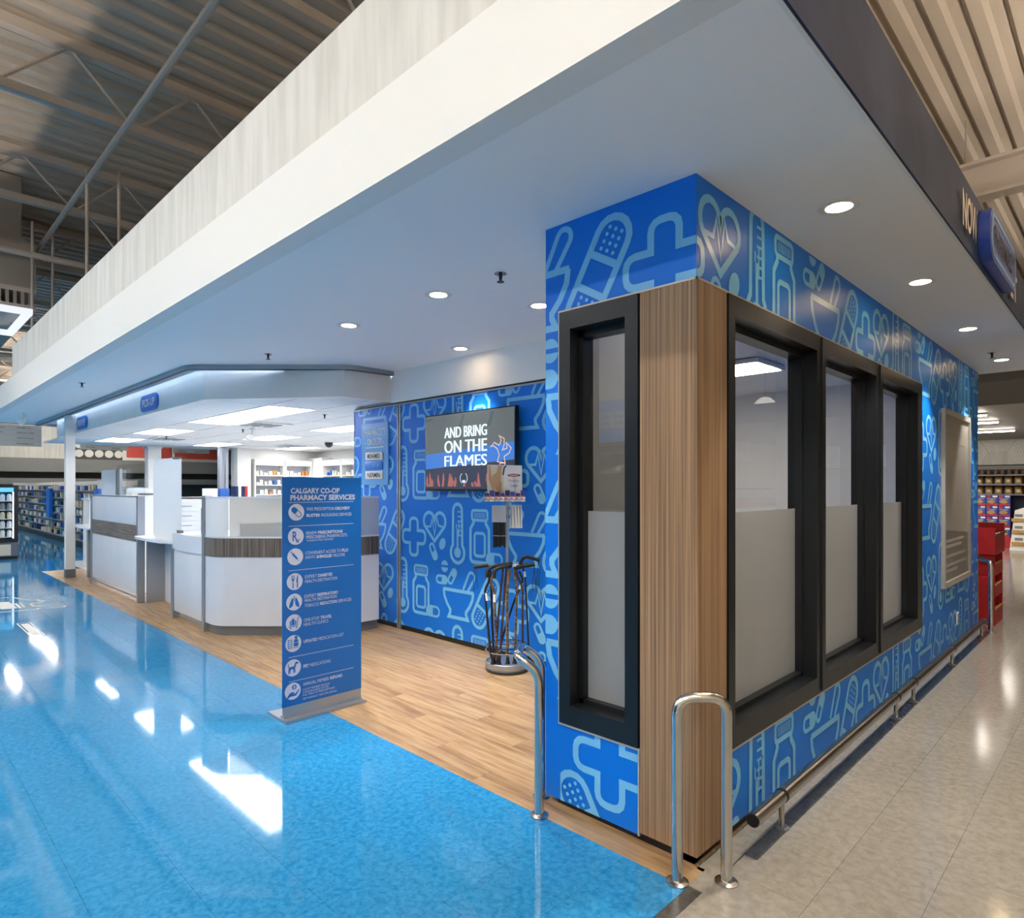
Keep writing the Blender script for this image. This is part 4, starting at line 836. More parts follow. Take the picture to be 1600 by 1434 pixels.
# ------------------------------------------------------------------ framed poster and plates on the mural wall
t = thing('framed_poster', 'silver framed grey poster hung on the long mural wall', 'poster', (RX + .02, 7.2, 1.4)); y0, y1, z0, z1 = 6.61, 7.805, .607, 2.195
obj('frame', MB().box(RX + .002, RX + .032, y0, y0 + .045, z0, z1).box(RX + .002, RX + .032, y1 - .045, y1, z0, z1).box(RX + .002, RX + .032, y0 + .045, y1 - .045, z0, z0 + .05).box(RX + .002, RX + .032, y0 + .045, y1 - .045, z1 - .05, z1), M['silver'], t)
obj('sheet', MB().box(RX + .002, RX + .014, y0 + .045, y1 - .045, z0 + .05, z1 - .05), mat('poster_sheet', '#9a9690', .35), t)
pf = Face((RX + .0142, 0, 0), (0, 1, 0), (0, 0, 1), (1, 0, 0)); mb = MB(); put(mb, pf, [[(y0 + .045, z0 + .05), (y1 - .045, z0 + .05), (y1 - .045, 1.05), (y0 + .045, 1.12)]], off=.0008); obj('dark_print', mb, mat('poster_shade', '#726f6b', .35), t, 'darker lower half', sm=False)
mb = MB()
for k, (v, wd) in enumerate(((2.0, .7), (1.9, .9), (1.8, .6), (1.0, .8), (.95, .7), (.86, .9), (.78, .95), (.73, .5))): put(mb, pf, [[(y0 + .12, v), (y0 + .12 + wd, v), (y0 + .12 + wd, v + .03), (y0 + .12, v + .03)]], off=.0016)
obj('text_lines', mb, mat('poster_text', '#a29e98', .4), t, 'pale rows of small print', sm=False)
t = thing('wall_outlet', 'small white outlet plate low on the mural wall', 'outlet', (RX, 7.3, .25)); obj('plate', MB().box(RX + .002, RX + .009, 7.26, 7.33, .19, .31, .002), M['offwhite'], t); obj('socket', MB().box(RX + .009, RX + .0115, 7.275, 7.315, .205, .245).box(RX + .009, RX + .0115, 7.275, 7.315, .255, .295), M['grey_lam'], t)
# ------------------------------------------------------------------ television and duty board
t = thing('television', 'black framed wall television showing AND BRING ON THE FLAMES', 'television', (-4.38, 3.86, 1.83)); x0, x1, z0, z1, yf = -5.0, -3.757, 1.462, 2.198, 3.845
obj('casing', MB().box(x0, x1, yf, yf + .045, z0, z1, .004), M['plastic'], t); obj('mount', MB().box(-4.7, -4.1, yf + .045, 3.95, 1.6, 2.0), M['ink'], t)
TF = Face((0, yf, 0), (1, 0, 0), (0, 0, 1), (0, -1, 0)); sx0, sx1, sz0, sz1 = x0 + .012, x1 - .012, z0 + .022, z1 - .012
E1 = emit('screen_grey', '#596063', .9); E2 = emit('screen_blue', '#2f6fc4', .95); E3 = emit('screen_night', '#232b44', .9); E4 = emit('screen_white', '#d6e9f5', 1.0); E5 = emit('screen_coral', '#a8605a', .8); E6 = emit('screen_pale', '#d8bfb0', .9); E7 = emit('screen_dim', '#46525a', .9)
SW, SH = sx1 - sx0, sz1 - sz0; S = lambda a, b: (sx0 + a * SW, sz0 + (1 - b) * SH)
scr = obj('screen', MB().poly([TF.at(S(a, b), .0008) for a, b in ((0, 1), (1, 1), (1, 0), (0, 0))]), E1, t, 'lit screen with grey upper half', sm=False)
mb = MB(); put(mb, TF, [[S(0, .73), S(1, .64), S(1, .42), S(0, .53)]], off=.0014); obj('blue_strip', mb, E2, scr, 'blue band across the screen', sm=False)
mb = MB(); put(mb, TF, [[S(0, 1), S(1, 1), S(1, .64), S(0, .73)]], off=.0014); obj('crowd_strip', mb, E3, scr, 'dark crowd along the bottom of the screen', sm=False)
mb = MB(); put(mb, TF, [[S(.0, .075), S(.09, .055), S(.09, .03), S(0, .03)]] + [[S(.4, .2), S(.44, .17), S(.48, .02), S(.45, .02)], [S(.72, .22), S(.76, .2), S(.80, .03), S(.76, .02)]], off=.0014); obj('shade_patch', mb, E7, scr, sm=False)
mb = MB(); rs = random.Random(5)
for i in range(26):
    cx = rs.uniform(.02, .98); h = rs.uniform(.06, .2); tw = rs.uniform(-.02, .02)
    put(mb, TF, [[S(cx - .014, .97), S(cx + .012, .97), S(cx + .012 + tw, .97 - h * .55), S(cx + .004 + tw, .97 - h), S(cx - .005 + tw, .97 - h * .9), S(cx - .012 + tw, .97 - h * .5)]], off=.0020 + i * .00001)
obj('raised_hands', mb, E5, scr, 'coral raised hands and flames', sm=False)
mb = MB()
for pts in ([(.83, .66), (.85, .58), (.83, .50), (.79, .46), (.76, .47), (.80, .42), (.85, .46), (.87, .40), (.85, .34), (.90, .38), (.90, .46), (.88, .52), (.93, .50), (.92, .43), (.97, .50), (.95, .56), (.90, .60), (.91, .68)], [(.84, .76), (.86, .68), (.90, .68), (.93, .76)]):
    put(mb, TF, ribbon([S(*p) for p in pts], .009, True), off=.0024)
obj('smoke_wisps', mb, E6, scr, 'pale curling flame', sm=False)
mb = MB()
for s, a, b, v0, v1 in (('AND BRING', .24, .72, .32, .175), ('ON THE', .24, .72, .52, .355), ('FLAMES', .24, .72, .70, .555)): 
    q = S(a, v0); q2 = S(b, v1)
    for di, dd in enumerate((-.0055, 0, .0055)): write(mb, TF, s, q[0] + dd, q2[0] + dd, q[1], q2[1], .004 if s[0] != 'F' else .0, .0028 + di * .0003)
obj('lettering', mb, E4, scr, 'bold white lettering', sm=False)
mb = MB(); c = S(.465, .86); put(mb, TF, ribbon(arc(c[0], c[1], .05, 120, 240, 8), .006) + ribbon(arc(c[0], c[1], .05, -60, 60, 8), .006) + [[(c[0] - .02, c[1] - .04), (c[0] + .02, c[1] - .04), (c[0] + .02, c[1] - .018), (c[0] - .02, c[1] - .018)]], off=.0028); write(mb, TF, 'IGNITE', c[0] - .034, c[0] + .034, c[1] - .008, c[1] + .014, .02, .0028) if False else None
obj('badge', mb, E4, scr, 'small round white badge', sm=False)
obj('maker_mark', MB().box(-4.40, -4.37, yf - .001, yf, z0 + .007, z0 + .013), M['alu'], t)
t = thing('duty_board', 'pale blue board reading PHARMACISTS ON DUTY with name plates', 'board', (-6.02, 3.94, 1.9)); f = Face((0, 3.932, 0), (1, 0, 0), (0, 0, 1), (0, -1, 0))
obj('board', MB().box(-6.285, -5.765, 3.932, 3.946, 1.525, 2.21), M['lightblue'], t)
mb = MB(); write(mb, f, 'PHARMACISTS', -6.24, -5.81, 2.07, 2.15, .015); write(mb, f, '- ON DUTY -', -6.21, -5.84, 1.965, 2.04, .015); put(mb, f, [[(-6.21, 1.935), (-5.85, 1.935), (-5.85, 1.945), (-6.21, 1.945)]]); obj('lettering', mb, M['offwhite'], t, sm=False)
for s, z, m, ik in (('MOHAMED', 1.80, M['offwhite'], M['ink']), ('OFF', 1.695, M['signblue'], M['lightblue']), ('NERMIN', 1.59, M['offwhite'], M['ink'])):
    p = obj('name_plate', MB().box(-6.195, -5.86, 3.922, 3.932, z, z + .088, .003), m, t); g = Face((0, 3.922, 0), (1, 0, 0), (0, 0, 1), (0, -1, 0)); mb = MB(); write(mb, g, s, -6.15, -5.905, z + .018, z + .07, .015); obj('lettering', mb, ik, p, sm=False)
# ------------------------------------------------------------------ gate beside the mural wall
t = thing('swing_gate', 'low white swing gate folded beside the mural wall behind the banner', 'gate', (-6.13, 3.88, 0))
obj('post', MB().box(-6.16, -6.115, 3.865, 3.91, .0, .91, .004), M['alu'], t); obj('gate_panel', MB().box(-7.1, -6.17, 3.872, 3.902, .03, .80, .004), M['lam'], t)
for z in (.12, .42, .70): obj('bolt', MB().box(-6.225, -6.205, 3.866, 3.872, z, z + .018), M['ink'], t)
obj('hinge', MB().box(-6.175, -6.155, 3.868, 3.9, .82, .86).box(-6.175, -6.155, 3.868, 3.9, .04, .08), M['steel'], t)
# ------------------------------------------------------------------ banner stand
t = thing('banner_stand', 'tall blue CALGARY CO-OP PHARMACY SERVICES banner on silver base', 'banner', (-3.95, 2.13, 0)); XB = -3.90
obj('base', MB().prism([(-4.1, 1.855), (-3.835, 1.85), (-3.835, 2.437), (-4.07, 2.44)], .0015, .016).box(-3.935, -3.89, 1.862, 2.43, .016, .03), M['alu'], t)
obj('clear_rail', MB().box(-3.912, -3.898, 1.862, 2.432, .03, .085), M['alu'], t); BY0, BY1 = 1.856, 2.436
obj('banner_sheet', MB().box(XB - .004, XB, BY0, BY1, .085, 1.565), M['bannerblue'], t)
f = Face((XB, 0, 0), (0, 1, 0), (0, 0, 1), (1, 0, 0)); DX = .024
mb = MB(); write(mb, f, 'CALGARY CO-OP', 1.913, 2.265, 1.458, 1.495, .035); write(mb, f, 'PHARMACY SERVICES', 1.91, 2.385, 1.413, 1.450, .035); obj('headline', mb, M['bannerwhite'], t, 'bold pale headline lettering', sm=False)
mb = MB()
for z in (1.398, 1.245, .958, .398, .240):
    for k in range(56): y = 1.90 + k * .0085; put(mb, f, [[(y, z), (y + .005, z), (y + .005, z + .005), (y, z + .005)]])
obj('dotted_rules', mb, M['bannerwhite'], t, 'dotted divider lines', kind='stuff', sm=False)
LT = [('FREE PRESCRIPTION', 2.024, 2.225, 1.345, 0), ('DELIVERY', 2.233, 2.345, 1.345, 1), ('BLISTER', 2.022, 2.120, 1.303, 1), ('PACKAGING SERVICES', 2.128, 2.356, 1.303, 0),
      ('RENEW', 2.02, 2.096, 1.187, 0), ('PRESCRIPTIONS', 2.104, 2.288, 1.187, 1), ('PRESCRIBING PHARMACISTS', 2.02, 2.322, 1.160, 0), ('CONVENIENT ACCESS TO', 2.015, 2.275, 1.056, 0), ('FLU', 2.283, 2.33, 1.056, 1), ('SHOTS,', 2.015, 2.085, 1.026, 0), ('SHINGLES', 2.093, 2.205, 1.026, 1), ('VACCINE', 2.213, 2.305, 1.026, 0),
      ('EXPERT', 2.012, 2.095, .900, 0), ('DIABETES', 2.103, 2.21, .900, 1), ('HEALTH DESTINATION', 2.012, 2.246, .870, 0), ('EXPERT', 2.008, 2.092, .772, 0), ('RESPIRATORY', 2.10, 2.255, .772, 1), ('HEALTH DESTINATION', 2.008, 2.243, .745, 0), ('TOBACCO', 2.008, 2.112, .711, 0), ('REDUCTION', 2.12, 2.245, .711, 1), ('SERVICES', 2.253, 2.356, .711, 0),
      ('ONE-STOP', 2.003, 2.113, .617, 0), ('TRAVEL', 2.121, 2.206, .617, 1), ('HEALTH CLINICS', 2.003, 2.18, .588, 0), ('UPDATED', 2.002, 2.1, .477, 1), ('MEDICATION LIST', 2.108, 2.297, .477, 0), ('PET', 2.0, 2.038, .314, 1), ('MEDICATIONS', 2.046, 2.196, .314, 0), ('ANNUAL MEMBER', 1.998, 2.185, .197, 0), ('REFUND', 2.193, 2.286, .197, 1)]
mt = MB(); mk = MB()
for s, a, b, z, bold in LT: write(mk if bold else mt, f, s, a, b, z, z + .021, .03 if bold else .0)
for s, a, b, z in (('*AVAILABLE AT MOST LOCATIONS', 2.02, 2.215, 1.142), ('CO-OP MEMBERS RECEIVE', 1.996, 2.19, .166), ('A REFUND BASED ON THE', 1.996, 2.182, .148), ('FULL PRICE OF PRESCRIPTIONS', 1.996, 2.228, .130), ('SEE PHARMACY TEAM FOR DETAILS', 1.998, 2.243, .106)): write(mt, f, s, a, b, z, z + .0125)
obj('light_lettering', mt, M['bannerwhite'], t, 'thin pale service lines', sm=False); obj('bold_lettering', mk, M['bannerwhite'], t, 'bold pale service words', sm=False)
def D(c): return lambda x, y: (c[0] + x * .055, c[1] + y * .055)
discs = [(1.952, 1.337), (1.948, 1.180), (1.944, 1.048), (1.940, .887), (1.937, .755), (1.934, .621), (1.931, .487), (1.929, .330), (1.927, .179)]
for k, c in enumerate(discs):
    mb = MB(); put(mb, f, [disc(c[0], c[1], .0545, n=28)], off=.0010); o = obj('icon_disc', mb, M['bannerwhite'], t, sm=False); q = D(c); P = []; mb = MB()
    if k == 0:
        def rr(p): a = math.radians(-42); return q(p[0] * math.cos(a) - p[1] * math.sin(a), p[0] * math.sin(a) + p[1] * math.cos(a))
        P += [[rr(p) for p in arc(-.42, 0, .33, 90, 270, 8) + [(0, -.33), (0, .33)]]] + ribbon([rr(p) for p in [(0.08, .29)] + arc(.42, 0, .29, 90, -90, 8) + [(0.08, -.29)]], .005)
    elif k == 1: write(mb, f, 'R', *[v for v in (q(-.42, 0)[0], q(.2, 0)[0], q(0, -.55)[1], q(0, .6)[1])], .02, .002); P += ribbon([q(.05, -.35), q(.35, -.75)], .007) + ribbon([q(.05, -.72), q(.4, -.4), q(.5, -.3)], .006)
    elif k == 2:
        def rr(p): a = math.radians(-48); return q(p[0] * math.cos(a) - p[1] * math.sin(a), p[0] * math.sin(a) + p[1] * math.cos(a))
        P += [[rr(p) for p in ((-.45, -.12), (.35, -.12), (.35, .12), (-.45, .12))], [rr(p) for p in ((-.8, -.04), (-.45, -.04), (-.45, .04), (-.8, .04))], [rr(p) for p in ((-.85, -.15), (-.78, -.15), (-.78, .15), (-.85, .15))], [rr(p) for p in ((.35, -.05), (.55, -.03), (.9, 0), (.55, .03), (.35, .05))], [rr(p) for p in ((-.52, -.18), (-.45, -.18), (-.45, .18), (-.52, .18))]]
    elif k == 3:
        for i in range(4): P.append([q(-.42 + i * .12, .75), q(-.36 + i * .12, .75), q(-.36 + i * .12, .3), q(-.42 + i * .12, .3)])
        P += [[q(-.42, .3), q(0, .3), q(-.08, .12), q(-.34, .12)], [q(-.26, .12), q(-.16, .12), q(-.14, -.78), q(-.28, -.78)], [q(.36, .8), q(.42, .75), q(.40, -.1), q(.2, -.1), q(.22, .3)], [q(.26, -.1), q(.40, -.1), q(.4, -.75), q(.26, -.75)]]
    elif k == 4:
        P += [[q(-.12, .45), q(-.28, .5), q(-.6, -.2), q(-.66, -.6), q(-.5, -.66), q(-.2, -.45), q(-.1, -.1)], [q(.12, .45), q(.28, .5), q(.6, -.2), q(.66, -.6), q(.5, -.66), q(.2, -.45), q(.1, -.1)], [q(-.05, .1), q(.05, .1), q(.05, .75), q(-.05, .75)]]
    elif k == 5:
        P += [[q(-.5, -.3), q(-.36, -.3), q(-.36, .25), q(-.5, .25)], [q(-.3, -.3), q(.1, -.3), q(.1, .4), q(-.3, .4)], [q(.16, -.3), q(.3, -.3), q(.3, .25), q(.16, .25)]] + ribbon([q(-.65, -.42), q(.42, -.42), q(.5, .5), q(.72, .6)], .005) + ribbon([q(-.2, .4), q(-.18, .52), q(-.02, .52), q(0, .4)], .003)
        P += [disc(*q(-.4, -.6), .005, n=8), disc(*q(.35, -.6), .005, n=8)]
    elif k == 6:
        P += ribbon([q(-.65, -.5), q(-.2, -.5), q(-.2, .45), q(-.65, .45)], .0045, True) + [disc(*q(-.5 + (i % 2) * .16, -.3 + (i // 2) * .25), .0036, n=8) for i in range(6)]
        P += [[q(.15, .55), q(.5, .55), q(.5, .85), q(.15, .85)], [q(.17, .5), q(.48, .5), q(.62, .25), q(.62, .12), q(.02, .12), q(.02, .25)], [q(.02, .05), q(.62, .05), q(.62, -.35), q(.02, -.35)], [q(.02, -.52), q(.62, -.52), q(.62, -.45), q(.02, -.45)]]
    elif k == 7:
        P += [[q(-.5, .12), q(.22, .2), q(.24, -.1), q(-.1, -.18), q(-.5, -.1)], [q(.1, .1), q(.25, .55), q(.42, .5), q(.3, .0)], [q(.22, .58), q(.45, .66), q(.72, .5), q(.7, .42), q(.4, .38)], [q(-.55, .1), q(-.35, -.1), q(-.5, -.4), q(-.48, -.62), q(-.62, -.62), q(-.6, -.35)], [q(-.4, -.05), q(-.28, -.1), q(-.34, -.62), q(-.46, -.62)], [q(.02, -.1), q(.14, -.1), q(.12, -.62), q(0, -.62)], [q(.14, -.05), q(.26, -.02), q(.3, -.6), q(.18, -.6)]] + ribbon([q(-.48, .08), q(-.62, .28), q(-.55, .5)], .005)
    else:
        P += [disc(*q(.18, .45), .0165, n=16), [q(-.72, -.62), q(-.45, -.25), q(-.25, -.12), q(.1, -.12), q(.25, -.22), q(.2, -.3), q(-.05, -.32), q(.3, -.35), q(.78, .12), q(.84, .02), q(.4, -.6), q(-.3, -.6), q(-.62, -.78)]]
    for i, pp in enumerate(P): put(mb, f, [pp], off=.0016 + .00008 * i)
    if k == 8: 
        g2 = MB(); write(g2, f, '$', q(.04, 0)[0], q(.32, 0)[0], q(0, .25)[1], q(0, .66)[1], .02, .0028); obj('dollar_mark', g2, M['bannerwhite'], o, sm=False)
    obj('icon_print', mb, M['bannerblue'], o, 'blue pictogram', sm=False)
obj('corner_mark', MB().box(XB - .0, XB + .001, 2.385, 2.415, .06, .078), M['ink'], t)
# ------------------------------------------------------------------ cane rack
RCX, RCY = -3.70, 3.69
t = thing('cane_rack', 'round based silver display rack holding walking canes', 'display rack', (RCX, RCY, 0))
obj('base', MB().lathe([(.165, 0), (.178, .01), (.178, .022), (.17, .026), (.178, .03), (.18, .072), (.172, .078), (.165, .070), (.01, .070)], RCX, RCY, 36, .0015), M['alu'], t)
obj('base_band', MB().lathe([(.179, .010), (.1815, .012), (.1815, .020), (.179, .022)], RCX, RCY, 36, .0015), M['plastic'], t, 'black rubber band')
obj('pole', MB().tube([(RCX, RCY, .07), (RCX, RCY, 1.38)], .013, 14), M['alu'], t)
def ring(z, R, r, n=36): return MB().tube([(RCX + R * math.cos(2 * math.pi * i / n), RCY + R * math.sin(2 * math.pi * i / n), z) for i in range(n + 1)], r, 8, caps=False)
obj('lower_ring', ring(.165, .178, .006), M['plinth'], t); obj('lower_ring', ring(.205, .165, .005), M['plastic'], t)
mb = MB()
for k in range(4): a = k * math.pi / 2 + .4; mb.tube([(RCX, RCY, .19), (RCX + .172 * math.cos(a), RCY + .172 * math.sin(a), .19)], .005, 6)
obj('ring_spoke', mb, M['alu'], t); mb = MB()
for k in range(4): a = k * math.pi / 2 + .8; mb.tube([(RCX, RCY, .855), (RCX + .1 * math.cos(a), RCY + .1 * math.sin(a), .855)], .006, 6)
obj('upper_arm', mb, M['alu'], t); obj('upper_ring', ring(.855, .1, .006), M['alu'], t)
RTX, RTY = .711, .703; TH2 = (-RTY, RTX)      # along and across the tray, turned 45 degrees to the aisle
def tp(a, d, z): return (RCX + RTX * a + RTY * d, RCY + RTY * a - RTX * d, z)
def tsheet(a0, a1, d0, d1, z0, z1): return MB().prism([tp(a0, d0, 0)[:2], tp(a1, d0, 0)[:2], tp(a1, d1, 0)[:2], tp(a0, d1, 0)[:2]], z0, z1)
obj('tray', tsheet(-.20, .20, -.09, .10, 1.374, 1.38), M['acrylic'], t, 'clear tray'); obj('tray_lip', tsheet(-.20, .20, .097, .10, 1.38, 1.408), M['acrylic'], t)
TFc = Face(tp(0, -.03, 0), (RTX, RTY, 0), (0, 0, 1), (RTY, -RTX, 0))
t2 = thing('mobility_card', 'header card with printed hands and the words Mobility Center on the rack tray', 'card', tp(0, -.03, 1.38)); obj('card', MB().sheet([TFc.at(p, 0) for p in ((-.165, 1.382), (.125, 1.382), (.122, 1.68), (-.165, 1.685))], .006, (-RTY, RTX, 0)), M['offwhite'], t2)
mb = MB(); put(mb, TFc, [[(-.16, 1.45), (-.03, 1.45), (-.03, 1.678), (-.16, 1.68)]]); obj('photo_print', mb, M['cream'], t2, sm=False)
mb = MB(); put(mb, TFc, [[(-.16, 1.68), (-.14, 1.68), (-.125, 1.56), (-.10, 1.49), (-.12, 1.47), (-.155, 1.56)], [(-.075, 1.68), (-.045, 1.68), (-.05, 1.60), (-.055, 1.52), (-.075, 1.47), (-.095, 1.48), (-.13, 1.57), (-.12, 1.60), (-.09, 1.62)], [(-.06, 1.56), (-.045, 1.54), (-.05, 1.46), (-.075, 1.46)]], off=.0022); obj('hand_print', mb, M['skin'], t2, 'printed clasped hands', sm=False)
mb = MB(); put(mb, TFc, ribbon([(-.008, 1.678), (-.025, 1.66), (-.035, 1.60)], .012), off=.002); obj('curve_print', mb, M['p_navy'], t2, sm=False)
mb = MB(); put(mb, TFc, [disc(.055, 1.598, .055, .0125)], off=.0018); obj('emblem', mb, M['boxred'], t2, 'red lens shaped emblem', sm=False); mb = MB(); write(mb, TFc, 'CAREX', .02, .09, 1.592, 1.604, .03, .003); obj('emblem_lettering', mb, M['offwhite'], t2, sm=False); mb = MB(); write(mb, TFc, 'Mobility', .012, .098, 1.535, 1.565, 0, .002); write(mb, TFc, 'Center', .022, .09, 1.502, 1.528, 0, .002); obj('lettering', mb, M['greyink'], t2, sm=False)
bm_ = ['p_navy', 'boxblue', 'p_navy', 'boxblue']
for k in range(8):
    a = -.185 + k * .042; d = .045 + .02 * (k % 2); hh = .07 + .012 * ((k * 5) % 3)
    t2 = thing('tip_box', ('first', 'second', 'third', 'fourth', 'fifth', 'sixth', 'seventh', 'last')[k] + ' small red white and blue box from the TV side of the rack tray', 'box', tp(a, d, 1.38), 'small boxes on the rack tray')
    obj('carton', tsheet(a, a + .038, d - .03, d + .02, 1.3805, 1.3805 + hh), M[bm_[k % 4]], t2); g = Face(tp(0, d + .02, 0), (RTX, RTY, 0), (0, 0, 1), (RTY, -RTX, 0))
    mb = MB(); put(mb, g, [[(a + .001, 1.384), (a + .037, 1.384), (a + .037, 1.395), (a + .001, 1.395)], [(a + .001, 1.40), (a + .037, 1.40), (a + .037, 1.422), (a + .001, 1.422)]]); obj('white_print', mb, M['offwhite'], t2, sm=False)
    mb = MB(); put(mb, g, [[(a + .004, 1.425), (a + .034, 1.425), (a + .034, 1.436), (a + .004, 1.436)], [(a + .004, 1.405), (a + .02, 1.405), (a + .02, 1.414), (a + .004, 1.414)]], off=.002); obj('red_print', mb, M['boxred'], t2, sm=False)
# peg packs
obj('peg_hook', MB().tube([tp(-.1, .0, 1.345), tp(.12, .0, 1.345)], .004, 6), M['alu'], t)
M['poly'] = frost('clear_bag_film', '#cfd6de', .6, .15)
for k in range(3):
    a = -.10 + k * .034; d = .03 + .012 * k
    t2 = thing('folded_cane_pack', ('black folded cane in a clear bag, first from the TV side', 'black folded cane in a clear bag, middle of the three', 'black folded cane in a clear bag, next to the pole')[k], 'package', tp(a, d, 1.2), 'bagged folded canes under the tray')
    obj('bag', tsheet(a - .024, a + .024, d + .019, d + .022, 1.215, 1.352), M['poly'], t2)
    b = MB().tube([tp(a - .008, d, 1.235 - .012 * k), tp(a - .008, d, 1.005 + .01 * k)], .010, 8); b.tube([tp(a + .010, d, 1.22), tp(a + .010, d, 1.01)], .009, 8); obj('folded_tubes', b, M['plastic'], t2)
    obj('handle', MB().tube(bend([tp(a - .012, d, 1.235), tp(a - .008, d, 1.27), tp(a + .015, d + .01, 1.275), tp(a + .02, d + .01, 1.25)], .01), .010, 8), M['plastic'], t2); obj('band', tsheet(a - .02, a + .021, d - .012, d + .012, 1.10, 1.106), M['greyink'], t2)
for k in range(4):
    a = .022 + k * .024
    t2 = thing('white_peg_card', ('first', 'second', 'third', 'fourth')[k] + ' white carded pack hanging from the pole outward', 'package', tp(a, .02, 1.2), 'white carded packs under the tray')
    obj('card', MB().sheet([tp(a, .0, 1.355), tp(a + .021, .045, 1.355), tp(a + .026, .045, 1.165), tp(a + .004, .0, 1.165)], .003, (RTX, RTY, 0)), M['offwhite'], t2); obj('print', MB().sheet([tp(a + .010, .0215, 1.335), tp(a + .0125, .027, 1.335), tp(a + .0165, .027, 1.19), tp(a + .014, .0215, 1.19)], .0005, (RTY, -RTX, 0)), M['greyink'], t2)
# canes: world points measured along each shaft
M['camo'] = mat('patterned_cane_print', '#8c6a3a', .35, noise='#1d1a18', scale=(60, 60, 60)); M['camo2'] = mat('dark_patterned_cane_print', '#5a3f34', .35, noise='#16161a', scale=(90, 90, 60)); M['rubber'] = mat('black_foam_grip', '#0f0f11', .7, noise='#1a1a1d', scale=(200, 200, 200))
def cane(label, shaft, grip, m, lean=0, strap=None, tagz=None, r=.0095):
    """shaft: (across, toward viewer, z) from handle to tip"""
    t = thing('walking_cane', label, 'cane', tp(shaft[-1][0], shaft[-1][1], shaft[-1][2]), 'walking canes in the rack')
    obj('shaft', MB().tube(bend([tp(*p) for p in shaft], .05, 5), r, 10), m, t)
    obj('grip', MB().tube(bend([tp(*p) for p in grip], .035, 5), .0155, 12), M['rubber'], t, 'black foam grip')
    e = shaft[-1]; obj('tip', MB().lathe([(.013, .05), (.014, .012), (.02, .008), (.02, 0), (.001, 0)][::-1], *tp(e[0], e[1], 0)[:2], 12, e[2] - .012), M['rubber'], t, 'black rubber tip')
    if tagz: i = tagz; obj('label_sticker', MB().tube([tp(i[0], i[1], i[2]), tp(i[3], i[4], i[5])], r + .0012, 10), M['offwhite'], t)
    if strap: obj('wrist_strap', MB().tube([tp(*p) for p in strap], .0022, 6), M['plastic'], t)
A = lambda px: (px - 787.5) / 190.7        # metres across the rack from its pole, per photographed column
cane('black cane with offset neck and grip pointing toward the television', [(A(760), .10, .80), (A(760), .10, .745), (A(752.8), .10, .671), (A(762), .12, .162), (A(765.5), .12, .092)], [(A(756.5), .10, .775), (A(757), .10, .835), (A(766), .09, .862), (A(781), .08, .872)], M['plastic'], tagz=(A(753.8), .10, .645, A(756.5), .105, .585))
cane('brown patterned cane with curved neck beside the black offset cane', [(A(766), .14, .80), (A(762), .14, .745), (A(768), .14, .655), (A(769.7), .12, .363), (A(773), .10, .092)], [(A(767), .14, .772), (A(768.5), .14, .84), (A(778), .13, .858), (A(789), .12, .866)], M['camo'], tagz=(A(768), .14, .64, A(768.3), .14, .58))
cane('straight dark cane leaning left with black collar, left of its twin', [(A(781), .05, .84), (A(778.4), .06, .717), (A(769), .1, .147), (A(767), .1, .092)], [(A(776), .08, .862), (A(792), .02, .862)], M['camo2'])
cane('straight dark cane leaning left with black collar, right of its twin', [(A(786), .03, .84), (A(784.3), .05, .717), (A(776.5), .13, .147), (A(775), .13, .092)], [(A(781), .06, .868), (A(794), -.02, .868)], M['camo2'])
cane('gold flecked patterned cane with bowed neck in front of the pole', [(A(791), .13, .84), (A(791.5), .13, .80), (A(787), .14, .671), (A(788.5), .14, .10)], [(A(786), .15, .858), (A(793), .10, .866)], M['camo'])
cane('gold flecked patterned cane with bowed neck right of the pole', [(A(798.8), .12, .84), (A(798.8), .12, .80), (A(802.6), .13, .671), (A(799), .13, .10)], [(A(800), .14, .85), (A(812), .08, .858)], M['camo'])
cane('black cane slanting steeply across behind the pole', [(A(806), -.07, .80), (A(813), -.07, .725), (A(798), -.07, .548), (A(779), -.06, .239), (A(774), -.06, .092)], [(A(803), -.07, .82), (A(808), -.07, .85), (A(822), -.09, .856)], M['plastic'], tagz=(A(810.5), -.07, .70, A(806.5), -.07, .65))
cane('dark mottled cane with crooked neck near the outer edge', [(A(801.9), .05, .84), (A(802), .05, .79), (A(811.4), .06, .686), (A(811.5), .08, .10)], [(A(801), .06, .85), (A(830), .03, .866)], M['camo2'], tagz=(A(811.4), .06, .625, A(811.5), .06, .585), strap=[(A(829), .03, .862), (A(828), .03, .78), (A(826.5), .03, .70), (A(829), .03, .645), (A(834), .03, .635), (A(832), .03, .70), (A(830), .03, .78), (A(830.5), .03, .858)])
cane('slim black cane with the highest arched grip and a loop strap', [(A(808), .0, .88), (A(815), .02, .80), (A(818), .02, .5), (A(821), .02, .178), (A(821.5), .02, .10)], [(A(807.5), .0, .862), (A(811), .0, .915), (A(817), .0, .932), (A(838), -.02, .897)], M['plastic'], r=.0075, tagz=(A(814.5), .02, .81, A(815.3), .02, .765), strap=[(A(837), -.02, .895), (A(838.5), -.02, .80), (A(837), -.02, .70), (A(834.5), -.02, .645), (A(832), -.02, .66), (A(834), -.02, .75), (A(836.5), -.02, .89)])
cane('black cane whose level grip sticks out farthest toward the counters', [(A(757.5), .02, .855), (A(762), .03, .80), (A(764), .05, .4), (A(767), .07, .092)], [(A(735.5), .02, .846), (A(757), .03, .862)], M['plastic'], strap=[(A(736), .02, .838), (A(734.5), .02, .74), (A(735), .02, .645), (A(737), .02, .70), (A(740), .02, .66), (A(741.5), .02, .68), (A(740), .02, .76), (A(739.5), .02, .845)])
